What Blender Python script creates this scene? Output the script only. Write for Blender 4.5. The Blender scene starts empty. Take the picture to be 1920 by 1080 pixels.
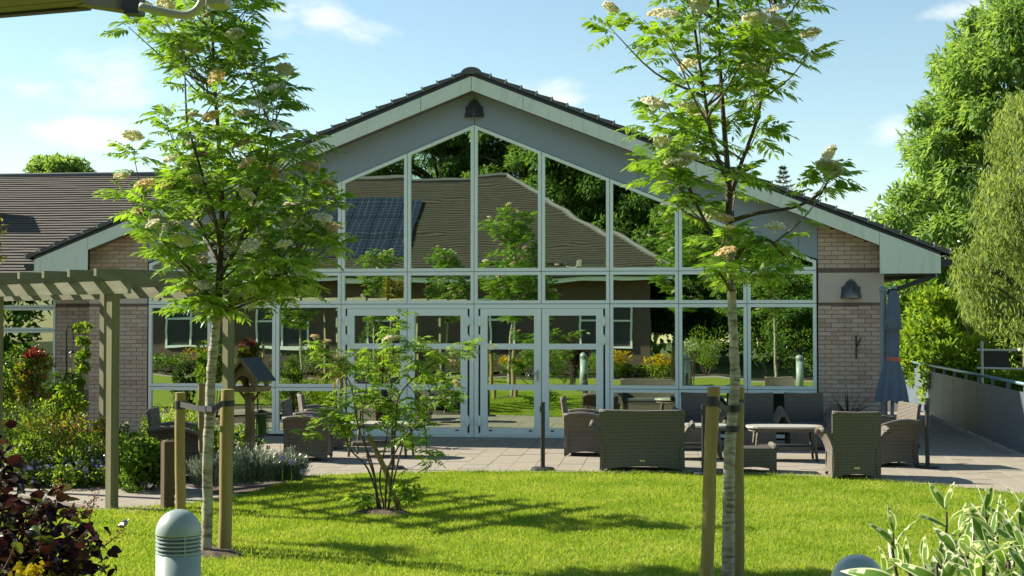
import bpy, math, random
import numpy as np
from mathutils import Vector, Matrix

rng = np.random.default_rng(11)
random.seed(11)
SC = bpy.context.scene
COL = SC.collection
R = math.radians

# ------------------------------------------------------------------ camera
F = 2600.0                                   # focal length in pixels of a 1920 wide picture
TH = math.atan(280 / F)                      # camera looks a little left of the facade's normal
PIT = math.atan(65 / F)
CAM = np.array([3.3, -24.4, 2.03])
cam = bpy.data.cameras.new('camera')
cam.lens = F / 1920 * 36.0
cam.sensor_width = 36.0
cam.clip_start = 0.05
cam.clip_end = 600
camo = bpy.data.objects.new('camera', cam)
COL.objects.link(camo)
camo.location = CAM
camo.rotation_euler = (math.pi / 2 + PIT, 0, TH)
SC.camera = camo
_ct, _st, _cp, _sp = math.cos(TH), math.sin(TH), math.cos(PIT), math.sin(PIT)
FW = np.array([-_st * _cp, _ct * _cp, _sp])
RT = np.array([_ct, _st, 0])
UP = np.cross(RT, FW)


def ray(x, y): return FW + RT * (x - 960) / F - UP * (y - 540) / F
def PY(x, y, Y): d = ray(x, y); return CAM + d * ((Y - CAM[1]) / d[1])            # point on the plane Y
def GR(x, y, z=0.0): d = ray(x, y); return CAM + d * ((z - CAM[2]) / d[2])       # point on the ground
def DP(x, y, dep): return CAM + ray(x, y) * dep                                  # point at a depth
def RF(x, y, Y):                                                                 # point seen in the facade's glass
    d = ray(x, y); p = CAM + d * ((-Y - CAM[1]) / d[1]); p[1] = -p[1]; return p


# ------------------------------------------------------------------ sun and sky
SUN_EL, SUN_AL = R(33), R(14)                # from the left, a little behind the facade's plane
SUNV = Vector((-math.cos(SUN_AL) * math.cos(SUN_EL), math.sin(SUN_AL) * math.cos(SUN_EL), math.sin(SUN_EL)))
sun = bpy.data.lights.new('sun', 'SUN')
sun.energy = 4.6
sun.angle = R(0.6)
sun.color = (1.0, 0.93, 0.80)
suno = bpy.data.objects.new('sun', sun)
COL.objects.link(suno)
suno.rotation_euler = SUNV.to_track_quat('Z', 'Y').to_euler()
suno.location = (-20, 5, 20)

world = bpy.data.worlds.new('World')
SC.world = world
world.use_nodes = True
wt = world.node_tree
wt.nodes.clear()


def wn(kind, **kw):
    n = wt.nodes.new(kind)
    for k, v in kw.items(): setattr(n, k, v)
    return n


def wmath(op, a, b=None, c=None):
    n = wn('ShaderNodeMath', operation=op)
    for i, v in enumerate((a, b, c)):
        if v is None: continue
        if isinstance(v, (int, float)): n.inputs[i].default_value = v
        else: wt.links.new(v, n.inputs[i])
    return n.outputs[0]


sky = wn('ShaderNodeTexSky', sky_type='NISHITA')
sky.sun_disc = False
sky.sun_elevation = SUN_EL
sky.sun_rotation = math.atan2(SUNV.x, SUNV.y)
sky.air_density = 1.05
sky.dust_density = 0.0
sky.ozone_density = 1.6
tc = wn('ShaderNodeTexCoord')
sep = wn('ShaderNodeSeparateXYZ')
wt.links.new(tc.outputs['Generated'], sep.inputs[0])
az = wmath('ARCTAN2', sep.outputs[0], sep.outputs[1])
el = wmath('ARCSINE', sep.outputs[2])
comb = wn('ShaderNodeCombineXYZ')
wt.links.new(az, comb.inputs[0])
wt.links.new(wmath('MULTIPLY', el, 2.2), comb.inputs[1])
nz = wn('ShaderNodeTexNoise')
nz.inputs['Scale'].default_value = 11.0
nz.inputs['Detail'].default_value = 7.0
nz.inputs['Roughness'].default_value = 0.58
nz.inputs['Distortion'].default_value = 0.3
wt.links.new(comb.outputs[0], nz.inputs['Vector'])
# fair-weather cloudlets: soft lobes where they float, broken up by noise
lobes = None
for (px, py, rx, ry) in [(200, 140, 150, 60), (60, 165, 90, 35), (170, 255, 130, 34), (600, 30, 130, 55), (690, 60, 110, 34),
                         (985, 165, 100, 40), (1045, 190, 60, 24), (1300, 225, 70, 30), (1690, 235, 45, 32), (1850, 15, 160, 30),
                         (330, 30, 60, 30), (440, 290, 60, 20)]:
    d = ray(px, py)
    d = d / np.linalg.norm(d)
    a0, e0 = math.atan2(d[0], d[1]), math.asin(d[2])
    q = wmath('ADD', wmath('POWER', wmath('MULTIPLY', wmath('SUBTRACT', az, a0), F / rx), 2.0),
              wmath('POWER', wmath('MULTIPLY', wmath('SUBTRACT', el, e0), F / ry), 2.0))
    g = wmath('POWER', 2.718, wmath('MULTIPLY', q, -0.9))
    lobes = g if lobes is None else wmath('MAXIMUM', lobes, g)
field = wmath('ADD', wmath('MULTIPLY', lobes, 0.26), wmath('MULTIPLY', nz.outputs['Fac'], 0.86))
mr = wn('ShaderNodeMapRange')
mr.interpolation_type = 'SMOOTHSTEP'
mr.inputs['From Min'].default_value = 0.56
mr.inputs['From Max'].default_value = 0.80
wt.links.new(field, mr.inputs['Value'])
mix = wn('ShaderNodeMix', data_type='RGBA')
wt.links.new(wmath('MULTIPLY', mr.outputs[0], 0.85), mix.inputs['Factor'])
tint = wn('ShaderNodeMix', data_type='RGBA', blend_type='MULTIPLY')
tint.inputs['Factor'].default_value = 1.0
tint.inputs['B'].default_value = (0.98, 1.0, 0.90, 1)
wt.links.new(sky.outputs[0], tint.inputs['A'])
wt.links.new(tint.outputs['Result'], mix.inputs['A'])
mix.inputs['B'].default_value = (6.3, 6.4, 6.1, 1)
bg = wn('ShaderNodeBackground')
bg.inputs['Strength'].default_value = 0.070
wt.links.new(mix.outputs['Result'], bg.inputs['Color'])
wo = wn('ShaderNodeOutputWorld')
wt.links.new(bg.outputs[0], wo.inputs['Surface'])

SC.view_settings.view_transform = 'Standard'
SC.view_settings.look = 'None'
SC.view_settings.exposure = 1.40
SC.view_settings.gamma = 1.0
SC.cycles.max_bounces = 6
SC.cycles.diffuse_bounces = 4
SC.cycles.glossy_bounces = 3
SC.cycles.transmission_bounces = 4
SC.cycles.transparent_max_bounces = 6
SC.cycles.use_denoising = True
SC.cycles.caustics_reflective = False
SC.cycles.caustics_refractive = False

# ------------------------------------------------------------------ materials
MATS = {}


class NT:
    def __init__(s, name):
        s.m = bpy.data.materials.new(name)
        s.m.use_nodes = True
        s.t = s.m.node_tree
        s.t.nodes.clear()
        s.out = s.n('ShaderNodeOutputMaterial')
        MATS[name] = s.m

    def n(s, kind, props=None, **inp):
        nd = s.t.nodes.new(kind)
        for k, v in (props or {}).items(): setattr(nd, k, v)
        for k, v in inp.items():
            k = k.replace('_', ' ')
            s.set(nd, k, v)
        return nd

    def set(s, nd, k, v):
        i = nd.inputs[k]
        if isinstance(v, bpy.types.NodeSocket): s.t.links.new(v, i)
        elif isinstance(v, tuple) and len(v) == 3 and i.type == 'RGBA': i.default_value = (*v, 1)
        else: i.default_value = v

    def mixc(s, f, a, b, blend='MIX'):
        nd = s.t.nodes.new('ShaderNodeMix')
        nd.data_type = 'RGBA'
        nd.blend_type = blend
        s.set(nd, 'Factor', f)
        for k, v in (('A', a), ('B', b)):
            i = [x for x in nd.inputs if x.name == k and x.type == 'RGBA'][0]
            if isinstance(v, bpy.types.NodeSocket): s.t.links.new(v, i)
            else: i.default_value = (*v, 1)
        return [x for x in nd.outputs if x.type == 'RGBA'][0]

    def math(s, op, a, b=0.0):
        nd = s.t.nodes.new('ShaderNodeMath')
        nd.operation = op
        for i, v in enumerate((a, b)):
            if isinstance(v, bpy.types.NodeSocket): s.t.links.new(v, nd.inputs[i])
            else: nd.inputs[i].default_value = v
        return nd.outputs[0]

    def ramp(s, f, stops):
        nd = s.t.nodes.new('ShaderNodeValToRGB')
        s.t.links.new(f, nd.inputs[0])
        e = nd.color_ramp.elements
        while len(e) < len(stops): e.new(0.5)
        for i, (p, c) in enumerate(stops):
            e[i].position = p
            e[i].color = (*c, 1)
        return nd.outputs[0]

    def obj(s): return s.n('ShaderNodeTexCoord').outputs['Object']
    def geo(s, o='Position'): return s.n('ShaderNodeNewGeometry').outputs[o]

    def noise(s, scale, detail=3.0, vec=None, rough=0.5, out='Fac'):
        nd = s.n('ShaderNodeTexNoise', Scale=scale, Detail=detail, Roughness=rough)
        if vec is not None: s.t.links.new(vec, nd.inputs['Vector'])
        return nd.outputs[out]

    def mapping(s, vec, scale=(1, 1, 1), rot=(0, 0, 0), loc=(0, 0, 0)):
        nd = s.n('ShaderNodeMapping', Scale=scale, Rotation=rot, Location=loc)
        s.t.links.new(vec, nd.inputs['Vector'])
        return nd.outputs[0]

    def bump(s, h, strength=0.3, dist=0.01):
        return s.n('ShaderNodeBump', Height=h, Strength=strength, Distance=dist).outputs[0]

    def princ(s, col, rough=0.6, metal=0.0, spec=0.5, normal=None):
        nd = s.n('ShaderNodeBsdfPrincipled', Roughness=rough, Metallic=metal)
        s.set(nd, 'Base Color', col)
        s.set(nd, 'Specular IOR Level', spec)
        if normal is not None: s.t.links.new(normal, nd.inputs['Normal'])
        s.t.links.new(nd.outputs[0], s.out.inputs['Surface'])
        return nd


def m_plain(name, col, rough=0.55, metal=0.0, var=0.12, scale=6.0, spec=0.5, bump=0.0):
    t = NT(name)
    v = t.geo()
    f = t.noise(scale, 4.0, v)
    c = t.mixc(f, tuple(x * (1 - var) for x in col), tuple(min(1, x * (1 + var)) for x in col))
    nm = t.bump(t.noise(scale * 12, 3.0, v), bump, 0.004) if bump else None
    t.princ(c, rough, metal, spec, nm)


def m_leaf(name, c1, c2, trans=0.35, gloss=0.35, c3=None, tcol=None):
    t = NT(name)
    r = t.geo('Random Per Island')
    stops = [(0.0, c1), (1.0, c2)] if c3 is None else [(0.0, c1), (0.6, c2), (1.0, c3)]
    c = t.ramp(r, stops)
    d = t.n('ShaderNodeBsdfDiffuse', Color=c)
    tr = t.n('ShaderNodeBsdfTranslucent')
    t.set(tr, 'Color', t.mixc(1.0, c, tcol or (1.5, 1.35, 0.55), 'MULTIPLY'))
    mx = t.n('ShaderNodeMixShader', Fac=trans)
    t.t.links.new(d.outputs[0], mx.inputs[1]); t.t.links.new(tr.outputs[0], mx.inputs[2])
    gl = t.n('ShaderNodeBsdfGlossy', Roughness=0.38, Color=(0.9, 0.95, 0.9))
    fr = t.n('ShaderNodeFresnel', IOR=1.42)
    mx2 = t.n('ShaderNodeMixShader')
    t.t.links.new(t.math('MULTIPLY', fr.outputs[0], gloss), mx2.inputs[0])
    t.t.links.new(mx.outputs[0], mx2.inputs[1]); t.t.links.new(gl.outputs[0], mx2.inputs[2])
    t.t.links.new(mx2.outputs[0], t.out.inputs['Surface'])


def m_wood(name, c1, c2, c3, axis_scale=(14, 14, 1.2), rough=0.8):
    t = NT(name)
    v = t.mapping(t.obj(), axis_scale)
    f = t.noise(1.0, 6.0, v, 0.65)
    rnd = t.n('ShaderNodeObjectInfo').outputs['Random']
    c = t.ramp(f, [(0.25, c1), (0.5, c2), (0.75, c3)])
    c = t.mixc(t.math('MULTIPLY', rnd, 0.35), c, tuple(x * 0.6 for x in c2))
    blot = t.noise(2.3, 4.0, t.geo())
    c = t.mixc(t.math('MULTIPLY', blot, 0.5), c, (c2[0] * 0.75, c2[1] * 0.95, c2[2] * 0.6))
    t.princ(c, rough, 0, 0.3, t.bump(f, 0.5, 0.004))


def m_bark(name, base, lent, rings=True):
    t = NT(name)
    o = t.geo()
    v = t.mapping(o, (9, 9, 42))
    f = t.noise(1.0, 4.0, v, 0.6)
    big = t.noise(5.0, 3.0, o)
    c = t.ramp(f, [(0.36, lent), (0.50, base), (0.8, tuple(min(1, x * 1.2) for x in base))])
    c = t.mixc(t.math('MULTIPLY', t.math('GREATER_THAN', big, 0.6), 0.55), c, tuple(x * 0.55 for x in base))
    t.princ(c, 0.75, 0, 0.3, t.bump(f, 0.8, 0.006))


# building
def m_brick(name, stops):
    t = NT(name)
    rnd = t.n('ShaderNodeObjectInfo').outputs['Random']
    c = t.ramp(rnd, stops)
    o = t.geo()
    c = t.mixc(t.math('MULTIPLY', t.noise(38, 5.0, o, 0.7), 0.45), c, (0.40, 0.33, 0.27))
    t.princ(c, 0.9, 0, 0.2, t.bump(t.noise(160, 3.0, o), 0.5, 0.004))


m_brick('brick', [(0.0, (0.50, 0.32, 0.23)), (0.35, (0.62, 0.44, 0.32)), (0.7, (0.68, 0.51, 0.37)), (1.0, (0.56, 0.42, 0.33))])
m_brick('brick_dark', [(0.0, (0.10, 0.055, 0.045)), (1.0, (0.15, 0.08, 0.065))])
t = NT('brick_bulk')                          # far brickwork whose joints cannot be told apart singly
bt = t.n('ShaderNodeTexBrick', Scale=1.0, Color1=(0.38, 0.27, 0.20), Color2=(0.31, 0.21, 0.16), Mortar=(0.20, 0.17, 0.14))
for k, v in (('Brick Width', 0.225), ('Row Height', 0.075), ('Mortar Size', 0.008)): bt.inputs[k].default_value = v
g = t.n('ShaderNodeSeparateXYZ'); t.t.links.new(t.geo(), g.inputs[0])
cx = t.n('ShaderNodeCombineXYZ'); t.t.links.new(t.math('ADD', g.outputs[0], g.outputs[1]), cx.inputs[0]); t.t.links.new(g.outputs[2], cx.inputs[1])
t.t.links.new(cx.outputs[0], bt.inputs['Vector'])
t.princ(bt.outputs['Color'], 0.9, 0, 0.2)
m_plain('mortar', (0.24, 0.20, 0.165), 0.95, scale=20, bump=0.3)
m_plain('stucco', (0.60, 0.49, 0.40), 0.9, var=0.06, scale=3, bump=0.15)
m_plain('frame_white', (0.84, 0.90, 0.80), 0.38, 0.0, var=0.03, scale=2)
t = NT('fascia_white')
o = t.geo()
st_ = t.noise(1.0, 5.0, t.mapping(o, (9, 1, 0.9)), 0.7)
c = t.mixc(t.noise(1.2, 3.0, o), (0.70, 0.75, 0.62), (0.77, 0.81, 0.69))
c = t.mixc(t.math('MULTIPLY', t.math('GREATER_THAN', st_, 0.56), 0.16), c, (0.36, 0.38, 0.28))
t.princ(c, 0.5, 0, 0.4)
m_plain('joint_black', (0.015, 0.02, 0.02), 0.7)
m_plain('panel_grey', (0.29, 0.335, 0.375), 0.5, 0.0, var=0.05, scale=1.3)
m_plain('gutter_black', (0.03, 0.033, 0.037), 0.45)
m_plain('lamp_black', (0.045, 0.055, 0.065), 0.28, spec=0.6)
m_plain('lamp_lens', (0.55, 0.52, 0.42), 0.4)
m_plain('steel', (0.55, 0.56, 0.55), 0.3, 0.9)
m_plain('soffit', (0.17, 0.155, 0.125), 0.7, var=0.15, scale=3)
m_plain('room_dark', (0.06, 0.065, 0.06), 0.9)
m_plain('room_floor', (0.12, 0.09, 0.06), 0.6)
m_plain('blind', (0.25, 0.30, 0.27), 0.8)

def m_glass(name, refl, tr):
    t = NT(name)
    o = t.geo()
    rnd = t.n('ShaderNodeObjectInfo').outputs['Random']
    wob = t.n('ShaderNodeTexNoise', Scale=1.1, Detail=0.8)
    off = t.n('ShaderNodeVectorMath', {'operation': 'ADD'})
    t.t.links.new(t.mapping(o, (1, 1, 2.2)), off.inputs[0])
    cb = t.n('ShaderNodeCombineXYZ'); t.t.links.new(t.math('MULTIPLY', rnd, 37.0), cb.inputs[0]); t.t.links.new(cb.outputs[0], off.inputs[1])
    t.t.links.new(off.outputs[0], wob.inputs['Vector'])
    tilt = t.n('ShaderNodeVectorMath', {'operation': 'ADD'})
    t.t.links.new(t.geo('Normal'), tilt.inputs[0])
    wn_ = t.n('ShaderNodeTexWhiteNoise', {'noise_dimensions': '1D'}); t.t.links.new(t.math('MULTIPLY', rnd, 91.0), wn_.inputs['W'])
    sb = t.n('ShaderNodeVectorMath', {'operation': 'SUBTRACT'}); t.t.links.new(wn_.outputs['Color'], sb.inputs[0]); sb.inputs[1].default_value = (0.5, 0.5, 0.5)
    sc = t.n('ShaderNodeVectorMath', {'operation': 'MULTIPLY'}); t.t.links.new(sb.outputs[0], sc.inputs[0]); sc.inputs[1].default_value = (0.005, 0.0, 0.0025)
    t.t.links.new(sc.outputs[0], tilt.inputs[1])
    nv_ = t.n('ShaderNodeVectorMath', {'operation': 'NORMALIZE'}); t.t.links.new(tilt.outputs[0], nv_.inputs[0])
    nb = t.n('ShaderNodeBump', Strength=0.03, Distance=0.02, Height=wob.outputs['Fac'])
    t.t.links.new(nv_.outputs[0], nb.inputs['Normal'])
    gl = t.n('ShaderNodeBsdfGlossy', Roughness=0.0, Color=(0.86, 1.0, 0.84))
    t.t.links.new(nb.outputs[0], gl.inputs['Normal'])
    ts = t.n('ShaderNodeBsdfTransparent', Color=tr)
    fr = t.n('ShaderNodeFresnel', IOR=1.5)
    mx = t.n('ShaderNodeMixShader')
    t.t.links.new(t.math('ADD', t.math('MULTIPLY', fr.outputs[0], 0.9), refl), mx.inputs[0])
    t.t.links.new(ts.outputs[0], mx.inputs[1]); t.t.links.new(gl.outputs[0], mx.inputs[2])
    t.t.links.new(mx.outputs[0], t.out.inputs['Surface'])

m_glass('glass', 0.56, (0.34, 0.40, 0.36))
m_glass('glass_far', 0.25, (0.3, 0.36, 0.33))

t = NT('roof_tile')
o = t.geo()
bk = t.n('ShaderNodeTexBrick', {'offset': 0.5}, Scale=1.0, Color1=(0.105, 0.083, 0.068), Color2=(0.145, 0.115, 0.092), Mortar=(0.05, 0.042, 0.035))
for k, v in (('Brick Width', 0.30), ('Row Height', 0.2352), ('Mortar Size', 0.006), ('Bias', 0.1)): bk.inputs[k].default_value = v
bk.inputs['Row Height'].default_value = 0.1508
t.t.links.new(t.mapping(o, (1, 1, 0), (0, 0, 0), (0, -0.42, 0)), bk.inputs['Vector'])
c = t.mixc(t.math('MULTIPLY', t.noise(0.8, 4.0, o), 0.6), bk.outputs['Color'], (0.13, 0.115, 0.095))
c = t.mixc(t.math('MULTIPLY', t.noise(9, 5.0, o, 0.7), 0.5), c, (0.075, 0.072, 0.058))
t.princ(c, 0.9, 0, 0.2, t.bump(t.noise(30, 4.0, o), 0.35, 0.01))
t = NT('roof_tile_dark')  # darker, greener tile tone for the roof across the lawn
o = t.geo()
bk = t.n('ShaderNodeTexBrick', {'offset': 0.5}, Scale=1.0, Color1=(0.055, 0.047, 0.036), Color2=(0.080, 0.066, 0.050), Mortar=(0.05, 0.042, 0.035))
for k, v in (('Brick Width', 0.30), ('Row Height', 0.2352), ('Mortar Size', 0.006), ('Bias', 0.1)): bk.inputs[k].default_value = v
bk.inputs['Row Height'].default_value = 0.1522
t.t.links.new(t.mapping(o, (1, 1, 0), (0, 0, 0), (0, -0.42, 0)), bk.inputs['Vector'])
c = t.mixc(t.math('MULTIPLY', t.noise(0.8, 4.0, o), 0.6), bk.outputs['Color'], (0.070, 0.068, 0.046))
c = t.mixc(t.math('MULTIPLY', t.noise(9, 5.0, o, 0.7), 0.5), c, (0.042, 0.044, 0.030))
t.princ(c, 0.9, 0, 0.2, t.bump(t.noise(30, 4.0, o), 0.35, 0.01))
m_plain('brick_shaded', (0.13, 0.092, 0.068), 0.9, var=0.2, scale=5)  # brown brick darkened so its colour carries the shade on the mirrored wall
m_plain('verge_grey', (0.10, 0.10, 0.095), 0.7, var=0.3, scale=8)
m_plain('verge_clip', (0.45, 0.46, 0.42), 0.4)
t = NT('solar')
o = t.obj()
br = t.n('ShaderNodeTexBrick', {'offset': 0.0}, Scale=1.0, Color1=(0.012, 0.017, 0.03), Color2=(0.014, 0.02, 0.035), Mortar=(0.12, 0.13, 0.14))
for k, v in (('Brick Width', 0.26), ('Row Height', 0.26), ('Mortar Size', 0.006)): br.inputs[k].default_value = v
t.t.links.new(o, br.inputs['Vector'])
t.princ(br.outputs['Color'], 0.15, 0, 0.6)

# ground
t = NT('lawn')
o = t.geo()
c = t.mixc(t.noise(0.9, 4.0, o), (0.20, 0.26, 0.028), (0.26, 0.31, 0.036))
c = t.mixc(t.math('MULTIPLY', t.noise(26, 5.0, o, 0.7), 0.6), c, (0.075, 0.105, 0.012))
c = t.mixc(t.math('MULTIPLY', t.math('GREATER_THAN', t.noise(3.5, 4.0, o), 0.62), 0.35), c, (0.17, 0.16, 0.03))
t.princ(c, 0.9, 0, 0.15, t.bump(t.noise(90, 4.0, o), 0.6, 0.02))
m_leaf('grass_blade', (0.165, 0.275, 0.034), (0.265, 0.385, 0.048), 0.42, 0.0, (0.385, 0.43, 0.11))
t_ = MATS['grass_blade'].node_tree
rp_ = [n_ for n_ in t_.nodes if n_.type == 'VALTORGB'][0]
ng = t_.nodes.new('ShaderNodeNewGeometry'); nn = t_.nodes.new('ShaderNodeTexNoise'); nn.inputs['Scale'].default_value = 1.4; nn.inputs['Detail'].default_value = 5.0; nn.inputs['Roughness'].default_value = 0.65
mm = t_.nodes.new('ShaderNodeMath'); mm.operation = 'MULTIPLY_ADD'; mm.inputs[1].default_value = 2.5; mm.inputs[2].default_value = -1.25
ma = t_.nodes.new('ShaderNodeMath'); ma.operation = 'ADD'
t_.links.new(ng.outputs['Position'], nn.inputs['Vector']); t_.links.new(nn.outputs['Fac'], mm.inputs[0])
src = rp_.inputs[0].links[0].from_socket
t_.links.new(src, ma.inputs[0]); t_.links.new(mm.outputs[0], ma.inputs[1]); t_.links.new(ma.outputs[0], rp_.inputs[0])
m_plain('soil', (0.075, 0.05, 0.033), 0.95, var=0.4, scale=14, bump=0.8)
m_plain('terrain', (0.07, 0.095, 0.02), 0.95, var=0.35, scale=1.2, bump=0.6)
def m_slab(name, stops):
    t = NT(name)
    rnd = t.n('ShaderNodeObjectInfo').outputs['Random']
    o = t.geo()
    c = t.ramp(rnd, stops)
    c = t.mixc(t.math('MULTIPLY', t.noise(2.2, 5.0, o, 0.65), 0.55), c, (0.20, 0.165, 0.13))
    c = t.mixc(t.math('MULTIPLY', t.noise(60, 3.0, o), 0.3), c, (0.42, 0.37, 0.31))
    t.princ(c, 0.85, 0, 0.25, t.bump(t.noise(70, 4.0, o), 0.3, 0.004))
m_slab('slab', [(0.0, (0.24, 0.215, 0.155)), (0.5, (0.285, 0.255, 0.19)), (1.0, (0.265, 0.235, 0.18))])
m_plain('slab_joint', (0.06, 0.052, 0.04), 0.95, scale=30)

# furniture and garden things
def m_rattan(name, c1, c2):
    t = NT(name)
    o = t.obj()
    w1 = t.n('ShaderNodeTexWave', {'bands_direction': 'Z', 'wave_profile': 'SIN'}, Scale=16.0, Distortion=1.0)
    t.t.links.new(o, w1.inputs['Vector'])
    s = t.n('ShaderNodeSeparateXYZ'); t.t.links.new(o, s.inputs[0])
    cc = t.n('ShaderNodeCombineXYZ'); t.t.links.new(t.math('ADD', s.outputs[0], s.outputs[1]), cc.inputs[0])
    w2 = t.n('ShaderNodeTexWave', {'bands_direction': 'X'}, Scale=12.0, Distortion=0.5)
    t.t.links.new(cc.outputs[0], w2.inputs['Vector'])
    h = t.math('MULTIPLY', w1.outputs['Fac'], t.math('ADD', w2.outputs['Fac'], 0.35))
    c = t.ramp(h, [(0.05, c1), (0.7, c2), (1.0, tuple(min(1, x * 1.25) for x in c2))])
    c = t.mixc(t.math('MULTIPLY', t.noise(12, 3.0, t.mapping(o, (1, 1, 9))), 0.45), c, tuple(x * 0.55 for x in c2))
    t.princ(c, 0.55, 0, 0.35, t.bump(h, 0.8, 0.008))
m_rattan('rattan', (0.062, 0.053, 0.040), (0.235, 0.205, 0.160))
m_rattan('rattan_slate', (0.04, 0.045, 0.05), (0.12, 0.13, 0.14))
m_plain('cushion', (0.07, 0.075, 0.08), 0.9, var=0.2, scale=5, bump=0.3)
m_plain('table_top', (0.42, 0.41, 0.34), 0.35, var=0.1, scale=4)
m_plain('leg_metal', (0.40, 0.37, 0.32), 0.45)
m_plain('black_metal', (0.02, 0.022, 0.022), 0.4)
m_plain('rubber', (0.02, 0.02, 0.022), 0.6)
m_plain('bollard', (0.27, 0.33, 0.31), 0.42, 0.0, var=0.14, scale=9, spec=0.45, bump=0.05)
m_plain('bollard_core', (0.06, 0.075, 0.055), 0.5)
t = NT('umbrella_cloth')
o = t.obj()
c = t.mixc(t.noise(3, 3.0, o), (0.085, 0.115, 0.15), (0.15, 0.19, 0.235))
t.princ(c, 0.85, 0, 0.2, t.bump(t.noise(7, 3.0, t.mapping(o, (6, 6, 1))), 0.7, 0.02))
m_plain('umbrella_pole', (0.20, 0.23, 0.25), 0.4)
m_plain('strap_red', (0.50, 0.12, 0.07), 0.7)
m_plain('terracotta', (0.30, 0.12, 0.06), 0.8, scale=9)
m_plain('pot_dark', (0.05, 0.05, 0.05), 0.6)
m_plain('fence_blue', (0.10, 0.13, 0.155), 0.5, 0.1, var=0.12, scale=1.5)
m_plain('rail_teal', (0.18, 0.28, 0.30), 0.32, 0.2)
m_plain('pipe_white', (0.62, 0.60, 0.50), 0.5)
m_plain('board_brown', (0.05, 0.04, 0.03), 0.8)
m_plain('downpipe', (0.36, 0.36, 0.29), 0.5, var=0.1)
m_wood('pergola_wood', (0.12, 0.105, 0.055), (0.185, 0.165, 0.095), (0.26, 0.235, 0.15))
m_wood('pergola_beam', (0.13, 0.115, 0.07), (0.19, 0.175, 0.12), (0.27, 0.255, 0.19), (3, 3, 14))
m_wood('stake_wood', (0.20, 0.14, 0.055), (0.30, 0.21, 0.09), (0.38, 0.29, 0.14))
m_wood('sleeper_wood', (0.06, 0.035, 0.02), (0.11, 0.065, 0.038), (0.16, 0.10, 0.06))
m_wood('bird_wood', (0.14, 0.09, 0.045), (0.22, 0.15, 0.08), (0.30, 0.22, 0.13))
m_plain('felt_roof', (0.035, 0.045, 0.05), 0.85, bump=0.4)
m_plain('seed', (0.42, 0.33, 0.17), 0.8, scale=60, var=0.4)
m_bark('bark_white', (0.33, 0.30, 0.225), (0.12, 0.09, 0.06))
m_bark('bark_brown', (0.085, 0.065, 0.045), (0.045, 0.035, 0.025))
m_bark('bark_grey', (0.16, 0.135, 0.10), (0.07, 0.055, 0.04))

# foliage
m_leaf('rowan_leaf', (0.115, 0.245, 0.030), (0.185, 0.350, 0.040), 0.56, 0.35, (0.265, 0.420, 0.055))
m_leaf('sapling_leaf', (0.115, 0.235, 0.030), (0.190, 0.335, 0.040), 0.54, 0.25, (0.265, 0.400, 0.055))
m_leaf('ash_leaf', (0.110, 0.215, 0.055), (0.180, 0.310, 0.085), 0.56, 0.12, (0.260, 0.400, 0.130))
m_leaf('willow_leaf', (0.140, 0.215, 0.065), (0.220, 0.310, 0.100), 0.50, 0.0, (0.31, 0.39, 0.155))
m_leaf('bush_leaf', (0.090, 0.190, 0.024), (0.150, 0.275, 0.034), 0.50, 0.12, (0.225, 0.350, 0.050))
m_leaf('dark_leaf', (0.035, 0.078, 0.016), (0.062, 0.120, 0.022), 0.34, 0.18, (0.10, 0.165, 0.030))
m_leaf('box_leaf', (0.145, 0.245, 0.022), (0.220, 0.335, 0.032), 0.50, 0.08, (0.31, 0.40, 0.055))
m_leaf('gold_leaf', (0.16, 0.17, 0.02), (0.26, 0.24, 0.03), 0.35, 0.3, (0.36, 0.30, 0.05))
m_leaf('yellow_bloom', (0.50, 0.36, 0.01), (0.62, 0.46, 0.02), 0.3, 0.1, tcol=(1, 1, 1))
m_leaf('red_leaf', (0.20, 0.035, 0.02), (0.28, 0.06, 0.03), 0.35, 0.4, (0.36, 0.14, 0.06), (1.4, 0.9, 0.7))
m_leaf('purple_leaf', (0.022, 0.008, 0.010), (0.040, 0.012, 0.014), 0.2, 0.22, (0.048, 0.030, 0.014), (1.6, 0.9, 0.7))
m_leaf('olive_leaf', (0.045, 0.070, 0.012), (0.075, 0.105, 0.016), 0.4, 0.4)
m_leaf('purple_bloom', (0.18, 0.06, 0.05), (0.26, 0.11, 0.08), 0.3, 0.1)
m_leaf('lavender_leaf', (0.1560, 0.2040, 0.1380), (0.2280, 0.2820, 0.1980), 0.25, 0.2, (0.3000, 0.3480, 0.2520), (1.1, 1.1, 0.9))
m_leaf('violet_bloom', (0.30, 0.26, 0.58), (0.42, 0.37, 0.66), 0.3, 0.1, (0.62, 0.62, 0.72), (1, 1, 1))
m_leaf('white_bloom', (0.66, 0.62, 0.44), (0.78, 0.74, 0.57), 0.35, 0.0, (0.84, 0.80, 0.64), (1, 1, 0.9))
m_leaf('blush_bloom', (0.62, 0.48, 0.24), (0.72, 0.58, 0.33), 0.35, 0.0, (0.78, 0.68, 0.45), (1, 1, 0.9))
m_leaf('cordyline_leaf', (0.16, 0.19, 0.025), (0.30, 0.26, 0.04), 0.3, 0.4, (0.42, 0.22, 0.05))
m_leaf('spike_leaf', (0.035, 0.060, 0.022), (0.06, 0.09, 0.03), 0.25, 0.45)
m_leaf('conifer_leaf', (0.03, 0.065, 0.02), (0.05, 0.09, 0.03), 0.2, 0.3)
m_leaf('variegated_green', (0.085, 0.190, 0.030), (0.135, 0.255, 0.040), 0.45, 0.35)
m_leaf('variegated_cream', (0.66, 0.68, 0.44), (0.80, 0.80, 0.56), 0.42, 0.2, tcol=(1.1, 1.1, 0.8))

# ------------------------------------------------------------------ mesh helpers
def link(o, parent=None):
    COL.objects.link(o)
    if parent is not None: o.parent = parent
    return o


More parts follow.
